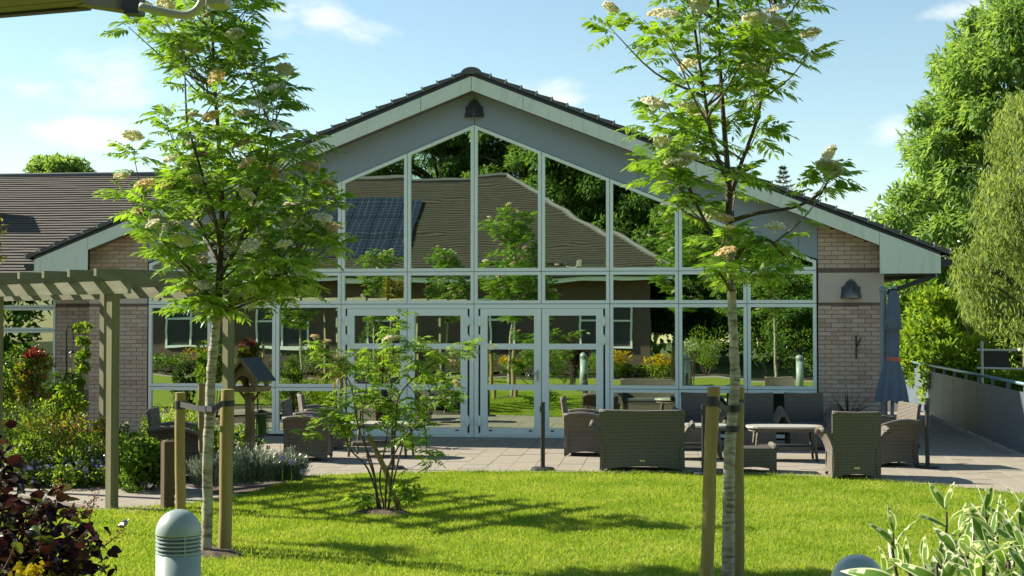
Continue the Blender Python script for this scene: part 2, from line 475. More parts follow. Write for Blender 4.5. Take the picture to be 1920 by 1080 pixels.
def tag(o, label=None, cat=None, group=None, kind=None):
    if label: o['label'] = label
    if cat: o['category'] = cat
    if group: o['group'] = group
    if kind: o['kind'] = kind
    return o


def empty(name, loc=(0, 0, 0), rz=0.0, label=None, cat=None, group=None):
    o = bpy.data.objects.new(name, None)
    o.empty_display_size = 0.2
    COL.objects.link(o)
    o.location = loc
    o.rotation_euler = (0, 0, rz)
    return tag(o, label, cat, group)


def copy_tree(o, parent=None):
    c = o.copy()
    COL.objects.link(c)
    if parent is not None: c.parent = parent
    for ch in list(o.children): copy_tree(ch, c)
    return c


def inst(name, mesh, loc=(0, 0, 0), parent=None, scale=(1, 1, 1), rot=(0, 0, 0)):
    o = bpy.data.objects.new(name, mesh)
    link(o, parent)
    o.location = loc
    o.scale = scale
    o.rotation_euler = rot
    return o


class MB:
    def __init__(s): s.v = []; s.f = []

    def add(s, vs, fs):
        b = len(s.v)
        s.v += [tuple(map(float, p)) for p in vs]
        s.f += [tuple(b + i for i in f) for f in fs]
        return s

    def box(s, x0, x1, y0, y1, z0, z1, M=None):
        vs = [(x0, y0, z0), (x1, y0, z0), (x1, y1, z0), (x0, y1, z0), (x0, y0, z1), (x1, y0, z1), (x1, y1, z1), (x0, y1, z1)]
        if M is not None: vs = [M @ Vector(p) for p in vs]
        return s.add(vs, [(0, 3, 2, 1), (4, 5, 6, 7), (0, 1, 5, 4), (1, 2, 6, 5), (2, 3, 7, 6), (3, 0, 4, 7)])

    def bar(s, a, b, w, h, up=(0, 0, 1)):
        a, b = Vector(a), Vector(b)
        d = (b - a).normalized()
        sd = d.cross(Vector(up))
        if sd.length < 1e-4: sd = d.cross(Vector((0, 1, 0)))
        sd.normalize()
        u = sd.cross(d)
        vs = []
        for p in (a, b):
            for i, j in ((-1, -1), (1, -1), (1, 1), (-1, 1)): vs.append(p + sd * (i * w / 2) + u * (j * h / 2))
        return s.add(vs, [(3, 2, 1, 0), (4, 5, 6, 7), (0, 1, 5, 4), (1, 2, 6, 5), (2, 3, 7, 6), (3, 0, 4, 7)])

    def prism_y(s, poly, y0, y1):
        """polygon in x,z (counter-clockwise seen from -y) extruded from y0 (front) to y1"""
        n = len(poly)
        vs = [(x, y0, z) for x, z in poly] + [(x, y1, z) for x, z in poly]
        fs = [tuple(range(n)), tuple(range(2 * n - 1, n - 1, -1))]
        for i in range(n): j = (i + 1) % n; fs.append((j, i, n + i, n + j))
        return s.add(vs, fs)

    def prism_x(s, poly, x0, x1):
        n = len(poly)
        vs = [(x0, y, z) for y, z in poly] + [(x1, y, z) for y, z in poly]
        fs = [tuple(range(n - 1, -1, -1)), tuple(range(n, 2 * n))]
        for i in range(n): j = (i + 1) % n; fs.append((i, j, n + j, n + i))
        return s.add(vs, fs)

    def prism_z(s, poly, z0, z1):
        n = len(poly)
        vs = [(x, y, z0) for x, y in poly] + [(x, y, z1) for x, y in poly]
        fs = [tuple(range(n - 1, -1, -1)), tuple(range(n, 2 * n))]
        for i in range(n): j = (i + 1) % n; fs.append((i, j, n + j, n + i))
        return s.add(vs, fs)

    def tube(s, pts, rad, n=8, caps=True, squash=None):
        pts = [Vector(p) for p in pts]
        if not hasattr(rad, '__len__'): rad = [rad] * len(pts)
        rings = []
        prev = None
        for i, p in enumerate(pts):
            a = pts[max(i - 1, 0)]; b = pts[min(i + 1, len(pts) - 1)]
            d = (b - a)
            d = d.normalized() if d.length > 1e-9 else Vector((0, 0, 1))
            if prev is None:
                e1 = d.cross(Vector((0.13, 1, 0.07)) if abs(d.y) < 0.9 else Vector((1, 0, 0.1))).normalized()
            else:
                e1 = (prev - d * prev.dot(d)).normalized()
            prev = e1
            e2 = d.cross(e1)
            rings.append([p + (e1 * math.cos(2 * math.pi * k / n) + e2 * math.sin(2 * math.pi * k / n)) * rad[i] for k in range(n)])
        b = len(s.v)
        for r in rings: s.v += [tuple(q) for q in r]
        for i in range(len(rings) - 1):
            for k in range(n):
                k2 = (k + 1) % n
                s.f.append((b + i * n + k, b + i * n + k2, b + (i + 1) * n + k2, b + (i + 1) * n + k))
        if caps:
            s.f.append(tuple(b + k for k in range(n - 1, -1, -1)))
            s.f.append(tuple(b + (len(rings) - 1) * n + k for k in range(n)))
        return s

    def lathe(s, prof, n=24, c=(0, 0, 0)):
        b = len(s.v)
        for r, z in prof:
            for k in range(n):
                a = 2 * math.pi * k / n
                s.v.append((c[0] + r * math.cos(a), c[1] + r * math.sin(a), c[2] + z))
        for i in range(len(prof) - 1):
            for k in range(n):
                k2 = (k + 1) % n
                s.f.append((b + i * n + k, b + i * n + k2, b + (i + 1) * n + k2, b + (i + 1) * n + k))
        s.f.append(tuple(b + k for k in range(n - 1, -1, -1)))
        s.f.append(tuple(b + (len(prof) - 1) * n + k for k in range(n)))
        return s

    def grid(s, P, close=False, thick=None):
        """P[i][j] points -> sheet; thick adds a back sheet displaced by a vector function"""
        ni, nj = len(P), len(P[0])
        b = len(s.v)
        for row in P: s.v += [tuple(map(float, p)) for p in row]
        for i in range(ni - 1):
            for j in range(nj - 1):
                s.f.append((b + i * nj + j, b + i * nj + j + 1, b + (i + 1) * nj + j + 1, b + (i + 1) * nj + j))
        return s

    def slab(s, P, off):
        """closed sheet: P grid and P+off grid with rim"""
        ni, nj = len(P), len(P[0])
        Q = [[Vector(p) + Vector(off) for p in r] for r in P]
        b = len(s.v)
        for G_ in (P, Q):
            for row in G_: s.v += [tuple(map(float, p)) for p in row]
        m = ni * nj
        for i in range(ni - 1):
            for j in range(nj - 1):
                q = (b + i * nj + j, b + i * nj + j + 1, b + (i + 1) * nj + j + 1, b + (i + 1) * nj + j)
                s.f.append(q)
                s.f.append(tuple(x + m for x in reversed(q)))
        rim = [(0, j) for j in range(nj)] + [(i, nj - 1) for i in range(1, ni)] + [(ni - 1, j) for j in range(nj - 2, -1, -1)] + [(i, 0) for i in range(ni - 2, 0, -1)]
        idx = [b + i * nj + j for i, j in rim]
        for k in range(len(idx)):
            a, c = idx[k], idx[(k + 1) % len(idx)]
            s.f.append((c, a, a + m, c + m))
        return s

    def mesh(s, name, mat, smooth=False, bevel=0):
        me = bpy.data.meshes.new(name)
        me.from_pydata(s.v, [], s.f)
        if mat: me.materials.append(MATS[mat])
        if smooth: me.polygons.foreach_set('use_smooth', [True] * len(me.polygons))
        me.update()
        return me

    def build(s, name, mat, parent=None, smooth=False, loc=(0, 0, 0), bevel=0.0):
        o = bpy.data.objects.new(name, s.mesh(name, mat, smooth))
        link(o, parent)
        o.location = loc
        if bevel:
            md = o.modifiers.new('bevel', 'BEVEL')
            md.width = bevel
            md.segments = 2
            md.limit_method = 'ANGLE'
        return o


def np_mesh(name, verts, faces, mat, per=4):
    """verts (N,3) faces (M,per)"""
    me = bpy.data.meshes.new(name)
    n, m = len(verts), len(faces)
    me.vertices.add(n)
    me.vertices.foreach_set('co', np.ascontiguousarray(verts, dtype=np.float32).ravel())
    me.loops.add(m * per)
    me.loops.foreach_set('vertex_index', np.ascontiguousarray(faces, dtype=np.int32).ravel())
    me.polygons.add(m)
    me.polygons.foreach_set('loop_start', np.arange(0, m * per, per, dtype=np.int32))
    me.polygons.foreach_set('loop_total', np.full(m, per, dtype=np.int32))
    me.materials.append(MATS[mat])
    me.update(calc_edges=True)
    return me


def norm(a): return a / np.maximum(np.linalg.norm(a, axis=-1, keepdims=True), 1e-9)
def rdir(n): return norm(rng.normal(size=(n, 3)))


def leaf_arrays(c, d, nrm, L, W, fold=0.25, wpos=0.45):
    """one diamond quad per leaf: base, left, tip, right"""
    d = norm(d)
    sd = norm(np.cross(d, nrm))
    up = np.cross(sd, d)
    L = np.asarray(L).reshape(-1, 1) if np.ndim(L) else L
    W = np.asarray(W).reshape(-1, 1) if np.ndim(W) else W
    mid = c + d * L * wpos + up * W * fold
    v = np.stack([c, mid + sd * W * 0.5, c + d * L - up * L * 0.08, mid - sd * W * 0.5], 1).reshape(-1, 3)
    f = np.arange(len(v)).reshape(-1, 4)
    return v, f


def leaves(name, c, d, nrm, L, W, mat, parent=None, **k):
    v, f = leaf_arrays(c, d, nrm, L, W, **k)
    o = bpy.data.objects.new(name, np_mesh(name, v, f, mat))
    return link(o, parent)


def compound(name, base, d, nrm, L, mat, parent=None, pairs=6, lw=0.30, ll=0.36, droop=0.25):
    """pinnate leaves: pairs of leaflets along a drooping rachis; base,d,nrm (N,3), L (N,)"""
    d = norm(d)
    sd = norm(np.cross(d, nrm))
    up = np.cross(sd, d)
    L = np.asarray(L).reshape(-1, 1)
    V = []
    for j in range(pairs + 1):
        u = 0.22 + 0.78 * j / pairs
        p = base + d * (L * u) + np.array([0, 0, -1.0]) * (L * droop * u * u)
        dd = norm(d + np.array([0, 0, -1.0]) * (2 * droop * u))
        size = ll * (0.75 + 0.5 * math.sin(math.pi * min(1, 0.15 + u * 0.8)))
        if j == pairs:
            v, _ = leaf_arrays(p, dd + rng.normal(size=p.shape) * 0.08, up, L * size, L * size * lw, 0.15)
            V.append(v)
        else:
            for sgn in (-1, 1):
                ld = sd * sgn * 0.9 + dd * 0.55 + np.array([0, 0, -0.22]) + rng.normal(size=p.shape) * 0.10
                v, _ = leaf_arrays(p, ld, up + rng.normal(size=p.shape) * 0.15, L * size, L * size * lw, 0.15)
                V.append(v)
    v = np.concatenate(V)
    # rachis: thin quad
    e = base + d * L + np.array([0, 0, -1.0]) * (L * droop)
    w = sd * L * 0.012
    r = np.stack([base - w, base + w, e + w * 0.5, e - w * 0.5], 1).reshape(-1, 3)
    v = np.concatenate([v, r])
    f = np.arange(len(v)).reshape(-1, 4)
    o = bpy.data.objects.new(name, np_mesh(name, v, f, mat))
    return link(o, parent)


def bez(pts, n=8):
    """Catmull-Rom through points"""
    P = [np.array(p, float) for p in pts]
    P = [2 * P[0] - P[1]] + P + [2 * P[-1] - P[-2]]
    out = []
    for i in range(1, len(P) - 2):
        for k in range(n):
            t = k / n
            a, b, c, d = P[i - 1], P[i], P[i + 1], P[i + 2]
            out.append(0.5 * ((2 * b) + (-a + c) * t + (2 * a - 5 * b + 4 * c - d) * t * t + (-a + 3 * b - 3 * c + d) * t ** 3))
    out.append(P[-2])
    return out

# ================================================================== GROUND
EDGE = [(-1.33, -6.40), (-0.4, -5.88), (0.83, -5.58), (2.72, -5.50), (4.43, -5.46), (5.33, -5.69), (6.39, -6.31), (7.56, -7.39), (8.8, -8.7), (10.5, -10.6)]
EX, EYv = np.array([p[0] for p in EDGE]), np.array([p[1] for p in EDGE])
def edge_y(x): return np.interp(x, EX, EYv)
LEFT_EDGE = [(-1.33, -6.40), (-1.50, -7.3), (-1.65, -8.3), (-1.98, -9.15), (-2.75, -9.80), (-4.2, -9.95), (-7.5, -9.2), (-14, -7.0)]


def sheet(name, poly, z, mat, kind='structure', parent=None):
    mb = MB()
    mb.add([(x, y, z) for x, y in poly], [tuple(range(len(poly)))])
    o = mb.build(name, mat, parent)
    if o.data.polygons[0].normal.z < 0: o.data.flip_normals()
    if kind and parent is None: o['kind'] = kind
    return o


sheet('ground', [(-160, -120), (160, -120), (160, 200), (-160, 200)], -0.09, 'terrain')
lawn_poly = list(EDGE) + [(16, -15), (16, -26.0), (-16, -26.0)] + [(-16, -7.0)] + LEFT_EDGE[:0:-1]
tag(sheet('lawn', lawn_poly, -0.012, 'lawn'), 'sunlit mown lawn between the terrace and the camera')
sheet('planting_bed', [(-16, -7.4), (-4.2, -9.9), (-1.5, -7.5), (-1.25, -6.3), (-2.6, -4.6), (-3.6, -0.9), (-6.0, -0.25), (-7.1, -0.25), (-7.16, 0.98), (-16, 0.98)], -0.045, 'soil')

# terrace of narrow paving slabs, staggered, cut along the curved lawn edge
terr = sheet('terrace', [(-6.0, -0.0), (-6.0, -2.0), (-3.0, -5.0), (-1.9, -6.3)] + [(x, y - 0.02) for x, y in EDGE] + [(10.5, -2.4), (9.4, 14), (7.1, 14), (7.1, 0.0)], -0.030, 'slab_joint')
tag(terr, 'pale paved terrace in front of the glazed gable')
SW, SL, GAP = 0.336, 0.60, 0.007
cells = []
k = 0
x = -5.88
while x < 9.6:
    lo = float(edge_y(max(x, EX[0]))) if x > -1.4 else float(np.interp(x, [-6, -3, -1.4], [-2.0, -5.0, -6.4]))
    lo2 = float(edge_y(max(x + SW, EX[0]))) if x + SW > -1.4 else float(np.interp(x + SW, [-6, -3, -1.4], [-2.0, -5.0, -6.4]))
    hi = -0.07 if x < 7.0 else 8.0
    y = hi - (0.0, 0.36, 0.18)[k % 3] 
    if y < hi - 0.01: cells.append((x, y + 0, x + SW, hi, y, y))
    while y > min(lo, lo2):
        y0 = y - SL
        a, b = max(y0, lo), max(y0, lo2)
        if y - max(a, b) > 0.03: cells.append((x, y0, x + SW, y, a, b))
        y = y0
    x += SW
    k += 1
def slab_quad(c, z):
    x0, _, x1, y1, a, b = c
    g = GAP / 2
    return [(x0 + g, a + g, z), (x1 - g, b + g, z), (x1 - g, y1 - g, z), (x0 + g, y1 - g, z)]
def in_frame(c):
    p = np.array([(c[0] + c[2]) / 2, (c[4] + c[3]) / 2, 0]) - CAM
    w = p @ FW
    u = 960 + F * (p @ RT) / w
    return 560 < u < 1960
cells.sort(key=lambda c: (not in_frame(c), c[3]))
bulk = MB()
for i, c in enumerate(cells):
    dz = random.uniform(-0.0025, 0.0025)
    top = slab_quad(c, dz)
    vs = [(p[0], p[1], -0.028) for p in top] + top
    fs = [(4, 5, 6, 7), (0, 1, 5, 4), (1, 2, 6, 5), (2, 3, 7, 6), (3, 0, 4, 7)]
    if i < 300: MB().add(vs, fs).build('slab', 'slab', terr)
    else: bulk.add(vs, fs)
tag(bulk.build('slab_field', 'slab', terr), kind='stuff')

# path under the pergola (runs the pergola's way)
PU = np.array([-0.82, 0.57]); PU = PU / np.linalg.norm(PU)     # along the pergola, leftwards and away
PN = np.array([PU[1], -PU[0]]) * 1.0                            # across it, to the back right
if PN[1] < 0: PN = -PN
P1 = np.array([-2.70, -9.69])
def pg(u, n): q = P1 + PU * u + PN * n; return float(q[0]), float(q[1])
path = sheet('path', [pg(-0.55, -0.10), pg(-0.55, 1.75), pg(9, 1.75), pg(9, -0.10)], -0.034, 'slab_joint')
tag(path, 'light paved path under the timber pergola')
for r_ in range(4):
    for i in range(16):
        u0 = -0.5 + i * 0.6 + (0.3 if r_ % 2 else 0)
        n0 = -0.06 + r_ * 0.45
        q = [pg(u0 + 0.004, n0 + 0.004), pg(u0 + 0.596, n0 + 0.004), pg(u0 + 0.596, n0 + 0.446), pg(u0 + 0.004, n0 + 0.446)]
        z = random.uniform(-0.006, -0.002)
        mb = MB(); mb.prism_z(q if (q[1][0] - q[0][0]) * (q[2][1] - q[1][1]) - (q[1][1] - q[0][1]) * (q[2][0] - q[1][0]) > 0 else q[::-1], -0.033, z)
        mb.build('slab', 'slab', path)
# strip of paving on the far side of the lawn, behind the camera
opp = sheet('garden_walk', [(-20, -27.9), (14, -27.9), (14, -26.5), (-20, -26.5)], -0.03, 'slab')
sheet('rear_bed', [(-20, -30.2), (14, -30.2), (14, -27.92), (-20, -27.92)], -0.04, 'soil')

# grass blades, only as far as they can be seen
def point_in(poly, pts):
    poly = np.array(poly); x, y = pts[:, 0], pts[:, 1]
    ins = np.zeros(len(pts), bool)
    j = len(poly) - 1
    for i in range(len(poly)):
        xi, yi, xj, yj = *poly[i], *poly[j]
        c = ((yi > y) != (yj > y)) & (x < (xj - xi) * (y - yi) / (yj - yi + 1e-12) + xi)
        ins ^= c
        j = i
    return ins
pts = np.column_stack([rng.uniform(-6.5, 11, 1000000), rng.uniform(-15.2, -5.4, 1000000)])
rel = pts - CAM[:2]
w = rel @ FW[:2]; u = rel @ RT[:2]
keep = (np.abs(u / w) < 0.50) & (w > 9.7)
pts = pts[keep]
pts = pts[point_in(lawn_poly, pts)]
mow = 0.75 + 0.25 * np.sin(pts[:, 0] * 2.3 + np.sin(pts[:, 1] * 1.7)) * np.sin(pts[:, 1] * 2.9)
keep = rng.random(len(pts)) < 0.42 + 0.25 * mow
pts = pts[keep][:390000]
n = len(pts)
h = rng.uniform(0.022, 0.042, n) * (1 + 0.5 * (rng.random(n) < 0.05))
dist = np.minimum(np.abs(pts[:, 1] - edge_y(pts[:, 0])), 1)
h = np.where((dist < 0.10) & (pts[:, 0] > -1.3), h * 1.6, h)
ang = rng.uniform(0, 2 * np.pi, n)
wd = rng.uniform(0.0035, 0.0065, n)
lean = rng.normal(size=(n, 2)) * h[:, None] * 0.55
b0 = np.column_stack([pts, np.full(n, -0.014)])
off = np.column_stack([np.cos(ang) * wd, np.sin(ang) * wd, np.zeros(n)])
tip = b0 + np.column_stack([lean, h])
v = np.stack([b0 - off, b0 + off, tip], 1).reshape(-1, 3)
gr = link(bpy.data.objects.new('grass', np_mesh('grass', v, np.arange(3 * n).reshape(-1, 3), 'grass_blade', 3)))
tag(gr, 'short bright green grass of the lawn', 'grass', kind='stuff')

# daisies and clippings on the lawn
n_ = 260
dp = np.column_stack([rng.uniform(-2, 8, n_), rng.uniform(-13.5, -6.6, n_)])
dp = dp[point_in(lawn_poly, dp)]
dc = np.column_stack([dp, np.full(len(dp), 0.03)])
tag(leaves('lawn_daisies', dc, rdir(len(dc)) * np.array([1, 1, 0.2]), np.array([[0, -0.5, 1.0]] * len(dc)), 0.014, 0.013, 'white_bloom'), 'tiny white specks of daisies scattered in the lawn', 'flowers', kind='stuff')

def soil_patch(x, y, r, label):
    mb = MB()
    ring = []
    for k in range(22):
        a = 2 * math.pi * k / 22
        rr = r * random.uniform(0.75, 1.15)
        ring.append((x + rr * math.cos(a) * 1.25, y + rr * math.sin(a) * 0.8, -0.008))
    mb.v = [(x, y, 0.035)] + [(x + (q[0] - x) * 0.6, y + (q[1] - y) * 0.6, 0.028 + random.uniform(-.01, .012)) for q in ring] + ring
    for k in range(22):
        j = (k + 1) % 22
        mb.f.append((0, 1 + k, 1 + j)); mb.f.append((1 + k, 23 + k, 23 + j, 1 + j))
    o = mb.build('soil_patch', 'soil')
    tag(o, label, 'soil', kind='stuff')


# ================================================================== MAIN BUILDING
def inset(poly, w):
    n = len(poly)
    A = sum(poly[i][0] * poly[(i + 1) % n][1] - poly[(i + 1) % n][0] * poly[i][1] for i in range(n))
    sgn = 1 if A > 0 else -1
    L = []
    for i in range(n):
        (x0, y0), (x1, y1) = poly[i], poly[(i + 1) % n]
        l = math.hypot(x1 - x0, y1 - y0)
        nx, ny = -(y1 - y0) / l * sgn, (x1 - x0) / l * sgn
        L.append((x0 + nx * w, y0 + ny * w, x1 - x0, y1 - y0))
    out = []
    for i in range(n):
        a, b = L[i - 1], L[i]
        den = a[2] * b[3] - a[3] * b[2]
        t_ = ((b[0] - a[0]) * b[3] - (b[1] - a[1]) * b[2]) / den
        out.append((a[0] + a[2] * t_, a[1] + a[3] * t_))
    return out


def ring_mesh(poly, w, y0, y1):
    q = inset(poly, w)
    n = len(poly)
    mb = MB()
    vs = [(x, y0, z) for x, z in poly] + [(x, y0, z) for x, z in q] + [(x, y1, z) for x, z in poly] + [(x, y1, z) for x, z in q]
    fs = []
    for i in range(n):
        j = (i + 1) % n
        fs += [(i, j, n + j, n + i), (2 * n + j, 2 * n + i, 3 * n + i, 3 * n + j), (n + i, n + j, 3 * n + j, 3 * n + i), (j, i, 2 * n + i, 2 * n + j)]
    mb.add(vs, fs)
    return mb, q


def glazed_unit(parent, poly, w=0.057, name='window', glass='glass', frame='frame_white', y=0.0, gap=0.005):
    p = inset(poly, gap)
    mb, q = ring_mesh(p, w, y - 0.045, y + 0.03)
    fr = mb.build(name, frame, parent)
    pane = MB().prism_y(inset(q, -0.006), y - 0.006, y + 0.002)
    pane.build('pane', glass, fr)
    return fr


B = empty('gable_building', (0, 0, 0), 0, 'wide gabled building with a glazed curtain wall and brick end piers', 'building')
XM = [-5.97, -4.80, -3.60, -2.40, -1.20, 0.0, 1.20, 2.40, 3.60, 4.78, 5.965]
ZL, ZM, ZU = 0.87, 2.361, 2.934
def zr(x): return 5.553 - 0.41 * abs(x)
for k in range(10):
    x0, x1 = XM[k], XM[k + 1]
    if k not in (3, 4, 5, 6):
        glazed_unit(B, [(x0, 0.03), (x1, 0.03), (x1, ZL), (x0, ZL)])
        glazed_unit(B, [(x0, ZL), (x1, ZL), (x1, ZM), (x0, ZM)])
    glazed_unit(B, [(x0, ZM), (x1, ZM), (x1, ZU), (x0, ZU)])
    glazed_unit(B, [(x0, ZU), (x1, ZU), (x1, zr(x1)), (x0, zr(x0))])
# dark gaskets behind the joints
for x in XM[1:-1]: MB().box(x - 0.025, x + 0.025, 0.0115, 0.028, 0.03, zr(x) - 0.05).build('mullion_gasket', 'joint_black', B)
for x in (XM[0], XM[-1]): MB().box(x - 0.03, x + 0.03, -0.010, 0.028, 0.0, 3.30).build('mullion_gasket', 'joint_black', B)
for z in (ZL, ZM, ZU):
    for k in range(10):
        if z == ZL and k in (3, 4, 5, 6): continue
        MB().box(XM[k] + 0.03, XM[k + 1] - 0.03, 0.012, 0.026, z - 0.025, z + 0.025).build('transom_gasket', 'joint_black', B)

# double doors
hinge_me = None
def door_leaf(x0, x1, hinge_left):
    z0, z1 = 0.045, 2.275
    panes = [(2.155, 1.66), (1.56, 0.94), (0.84, 0.17)]
    px0, px1 = x0 + 0.125, x1 - 0.125
    mb = MB()
    ya, yb = -0.055, 0.02
    mb.box(x0, px0, ya, yb, z0, z1); mb.box(px1, x1, ya, yb, z0, z1)
    zs = [z1] + [z for p in panes for z in p] + [z0]
    for i in range(0, len(zs), 2): mb.box(px0, px1, ya + 0.002, yb, zs[i + 1], zs[i])
    d = mb.build('door', 'frame_white', B)
    for (a, b) in panes:
        MB().box(px0 - 0.004, px1 + 0.004, -0.012, -0.004, b - 0.004, a + 0.004).build('pane', 'glass', d)
    for xx in (px0 + 0.03, px1 - 0.09): MB().box(xx, xx + 0.055, ya - 0.004, ya + 0.01, 0.115, 0.138).build('drain_slot', 'joint_black', d)
    hx = x0 - 0.01 if hinge_left else x1 + 0.01
    for z in (2.06, 1.73, 0.30):
        mb = MB()
        mb.box(hx - 0.045, hx + 0.045, ya - 0.022, ya + 0.008, z - 0.055, z + 0.055)
        mb.tube([(hx, ya - 0.028, z - 0.09), (hx, ya - 0.028, z + 0.09)], 0.016, 8)
        mb.box(hx - 0.075, hx + 0.02, ya - 0.018, ya + 0.006, z - 0.02, z + 0.035)
        mb.build('hinge', 'frame_white', d)
    return d
for c in (-1.2, 1.2):
    xs = (c - 1.2, c + 1.2)
    mb, _ = ring_mesh(inset([(xs[0], 0.0), (xs[1], 0.0), (xs[1], ZM), (xs[0], ZM)], 0.005), 0.075, -0.045, 0.03)
    mb.build('door_frame', 'frame_white', B)
    MB().box(xs[0] + 0.07, xs[1] - 0.07, 0.021, 0.032, 0.0, 0.045).build('threshold', 'joint_black', B)
    l1 = door_leaf(xs[0] + 0.115, c - 0.006, True)
    l2 = door_leaf(c + 0.006, xs[1] - 0.115, False)
    # black brush strips in the hinge gaps
    mb = MB()
    mb.box(xs[0] + 0.078, xs[0] + 0.114, -0.03, 0.0, 0.03, 2.28); mb.box(xs[1] - 0.114, xs[1] - 0.078, -0.03, 0.0, 0.03, 2.28)
    mb.build('door_seal', 'joint_black', B)
    if c > 0:
        hd = MB()
        hd.box(c - 0.085, c - 0.045, -0.066, -0.054, 1.0, 1.20)
        hd.tube([(c - 0.065, -0.06, 1.13), (c - 0.065, -0.105, 1.13), (c - 0.19, -0.11, 1.13)], 0.011, 8)
        hd.build('handle', 'steel', l1)

# brick piers: mortar core, dark courses, rendered band, single bricks
BL, BH, MJ = 0.225, 0.075, 0.010
brick_me = MB().box(0, 1, -0.012, 0.05, 0, 1).mesh('brick', 'brick')
brick_dk = MB().box(0, 1, -0.012, 0.05, 0, 1).mesh('brick_dark', 'brick_dark')


def lay(parent, x0, x1, z0, z1, y, dark=False, top=None, limit=None, rowstart=0):
    """courses of bricks between x0..x1, z0..z1; bricks below limit go to one joined mesh"""
    rows = int(round((z1 - z0) / BH))
    rest = MB()
    for r_ in range(rows):
        za = z0 + r_ * BH + MJ / 2
        zb = za + BH - MJ
        xs = [x0]
        x = x0 + (BL / 2 if (r_ + rowstart) % 2 else BL)
        while x < x1 - 0.03: xs.append(x); x += BL
        xs.append(x1)
        for a, b in zip(xs[:-1], xs[1:]):
            xa = a + (MJ / 2 if a > x0 else 0); xb = b - (MJ / 2 if b < x1 else 0)
            if top and za > top(a if abs(a) < abs(b) else b): continue
            if limit is not None and zb < limit:
                rest.box(xa, xb, y - 0.012, y + 0.05, za, zb)
                continue
            j = random.uniform(-0.002, 0.002)
            inst('brick', brick_dk if dark else brick_me, (xa, y + j, za), parent, (xb - xa, 1, zb - za))
    return rest


def pier(x0, x1, limit):
    top = lambda x: 6.10 - 0.395 * abs(x)
    pr = MB()
    pr.prism_y([(x0, 0), (x1, 0), (x1, min(top(x1), 3.9)), (x0, min(top(x0), 3.9))], 0.0, 0.32)
    p = pr.build('brick_pier', 'mortar', B)
    rest = lay(p, x0, x1, 0.0, 2.30, 0.0, limit=limit)
    if rest.v: tag(rest.build('lower_bricks', 'brick', p), kind='stuff')
    lay(p, x0, x1, 2.30, 2.375, 0.0, True)
    lay(p, x0, x1, 2.895, 2.97, 0.0, True)
    lay(p, x0, x1, 2.97, 3.87, 0.0, top=top, rowstart=1)
    ex = 0.008 if x0 > 0 else 0.0
    MB().box(x0 + 0.004, x1 + ex, -0.018, 0.06, 2.378, 2.892).build('rendered_band', 'stucco', p)
    return p
pier(5.995, 7.10, 0.45)
pier(-7.10, -6.0, 0.62)

# grey cladding above the glass
def clad(xa, xb):
    lo = lambda x: zr(x) + 0.006 if abs(x) <= 5.97 else 3.13
    hi = lambda x: 6.16 - 0.395 * abs(x)
    xa_, xb_ = xa + 0.004, xb - 0.004
    MB().prism_y([(xa_, lo(xa_)), (xb_, lo(xb_)), (xb_, hi(xb_)), (xa_, hi(xa_))], -0.02, 0.03).build('cladding_panel', 'panel_grey', B)
for a, b in ((0, 2.9), (2.9, 5.66), (5.66, 5.99), (-2.9, 0), (-5.66, -2.9), (-5.99, -5.66)): clad(a, b)
mb = MB(); mb.prism_y([(-5.95, 3.2), (5.95, 3.2), (5.95, 3.7), (0, 6.0), (-5.95, 3.7)], 0.034, 0.06)
# (left out: the room behind the glass stays open to the gable)

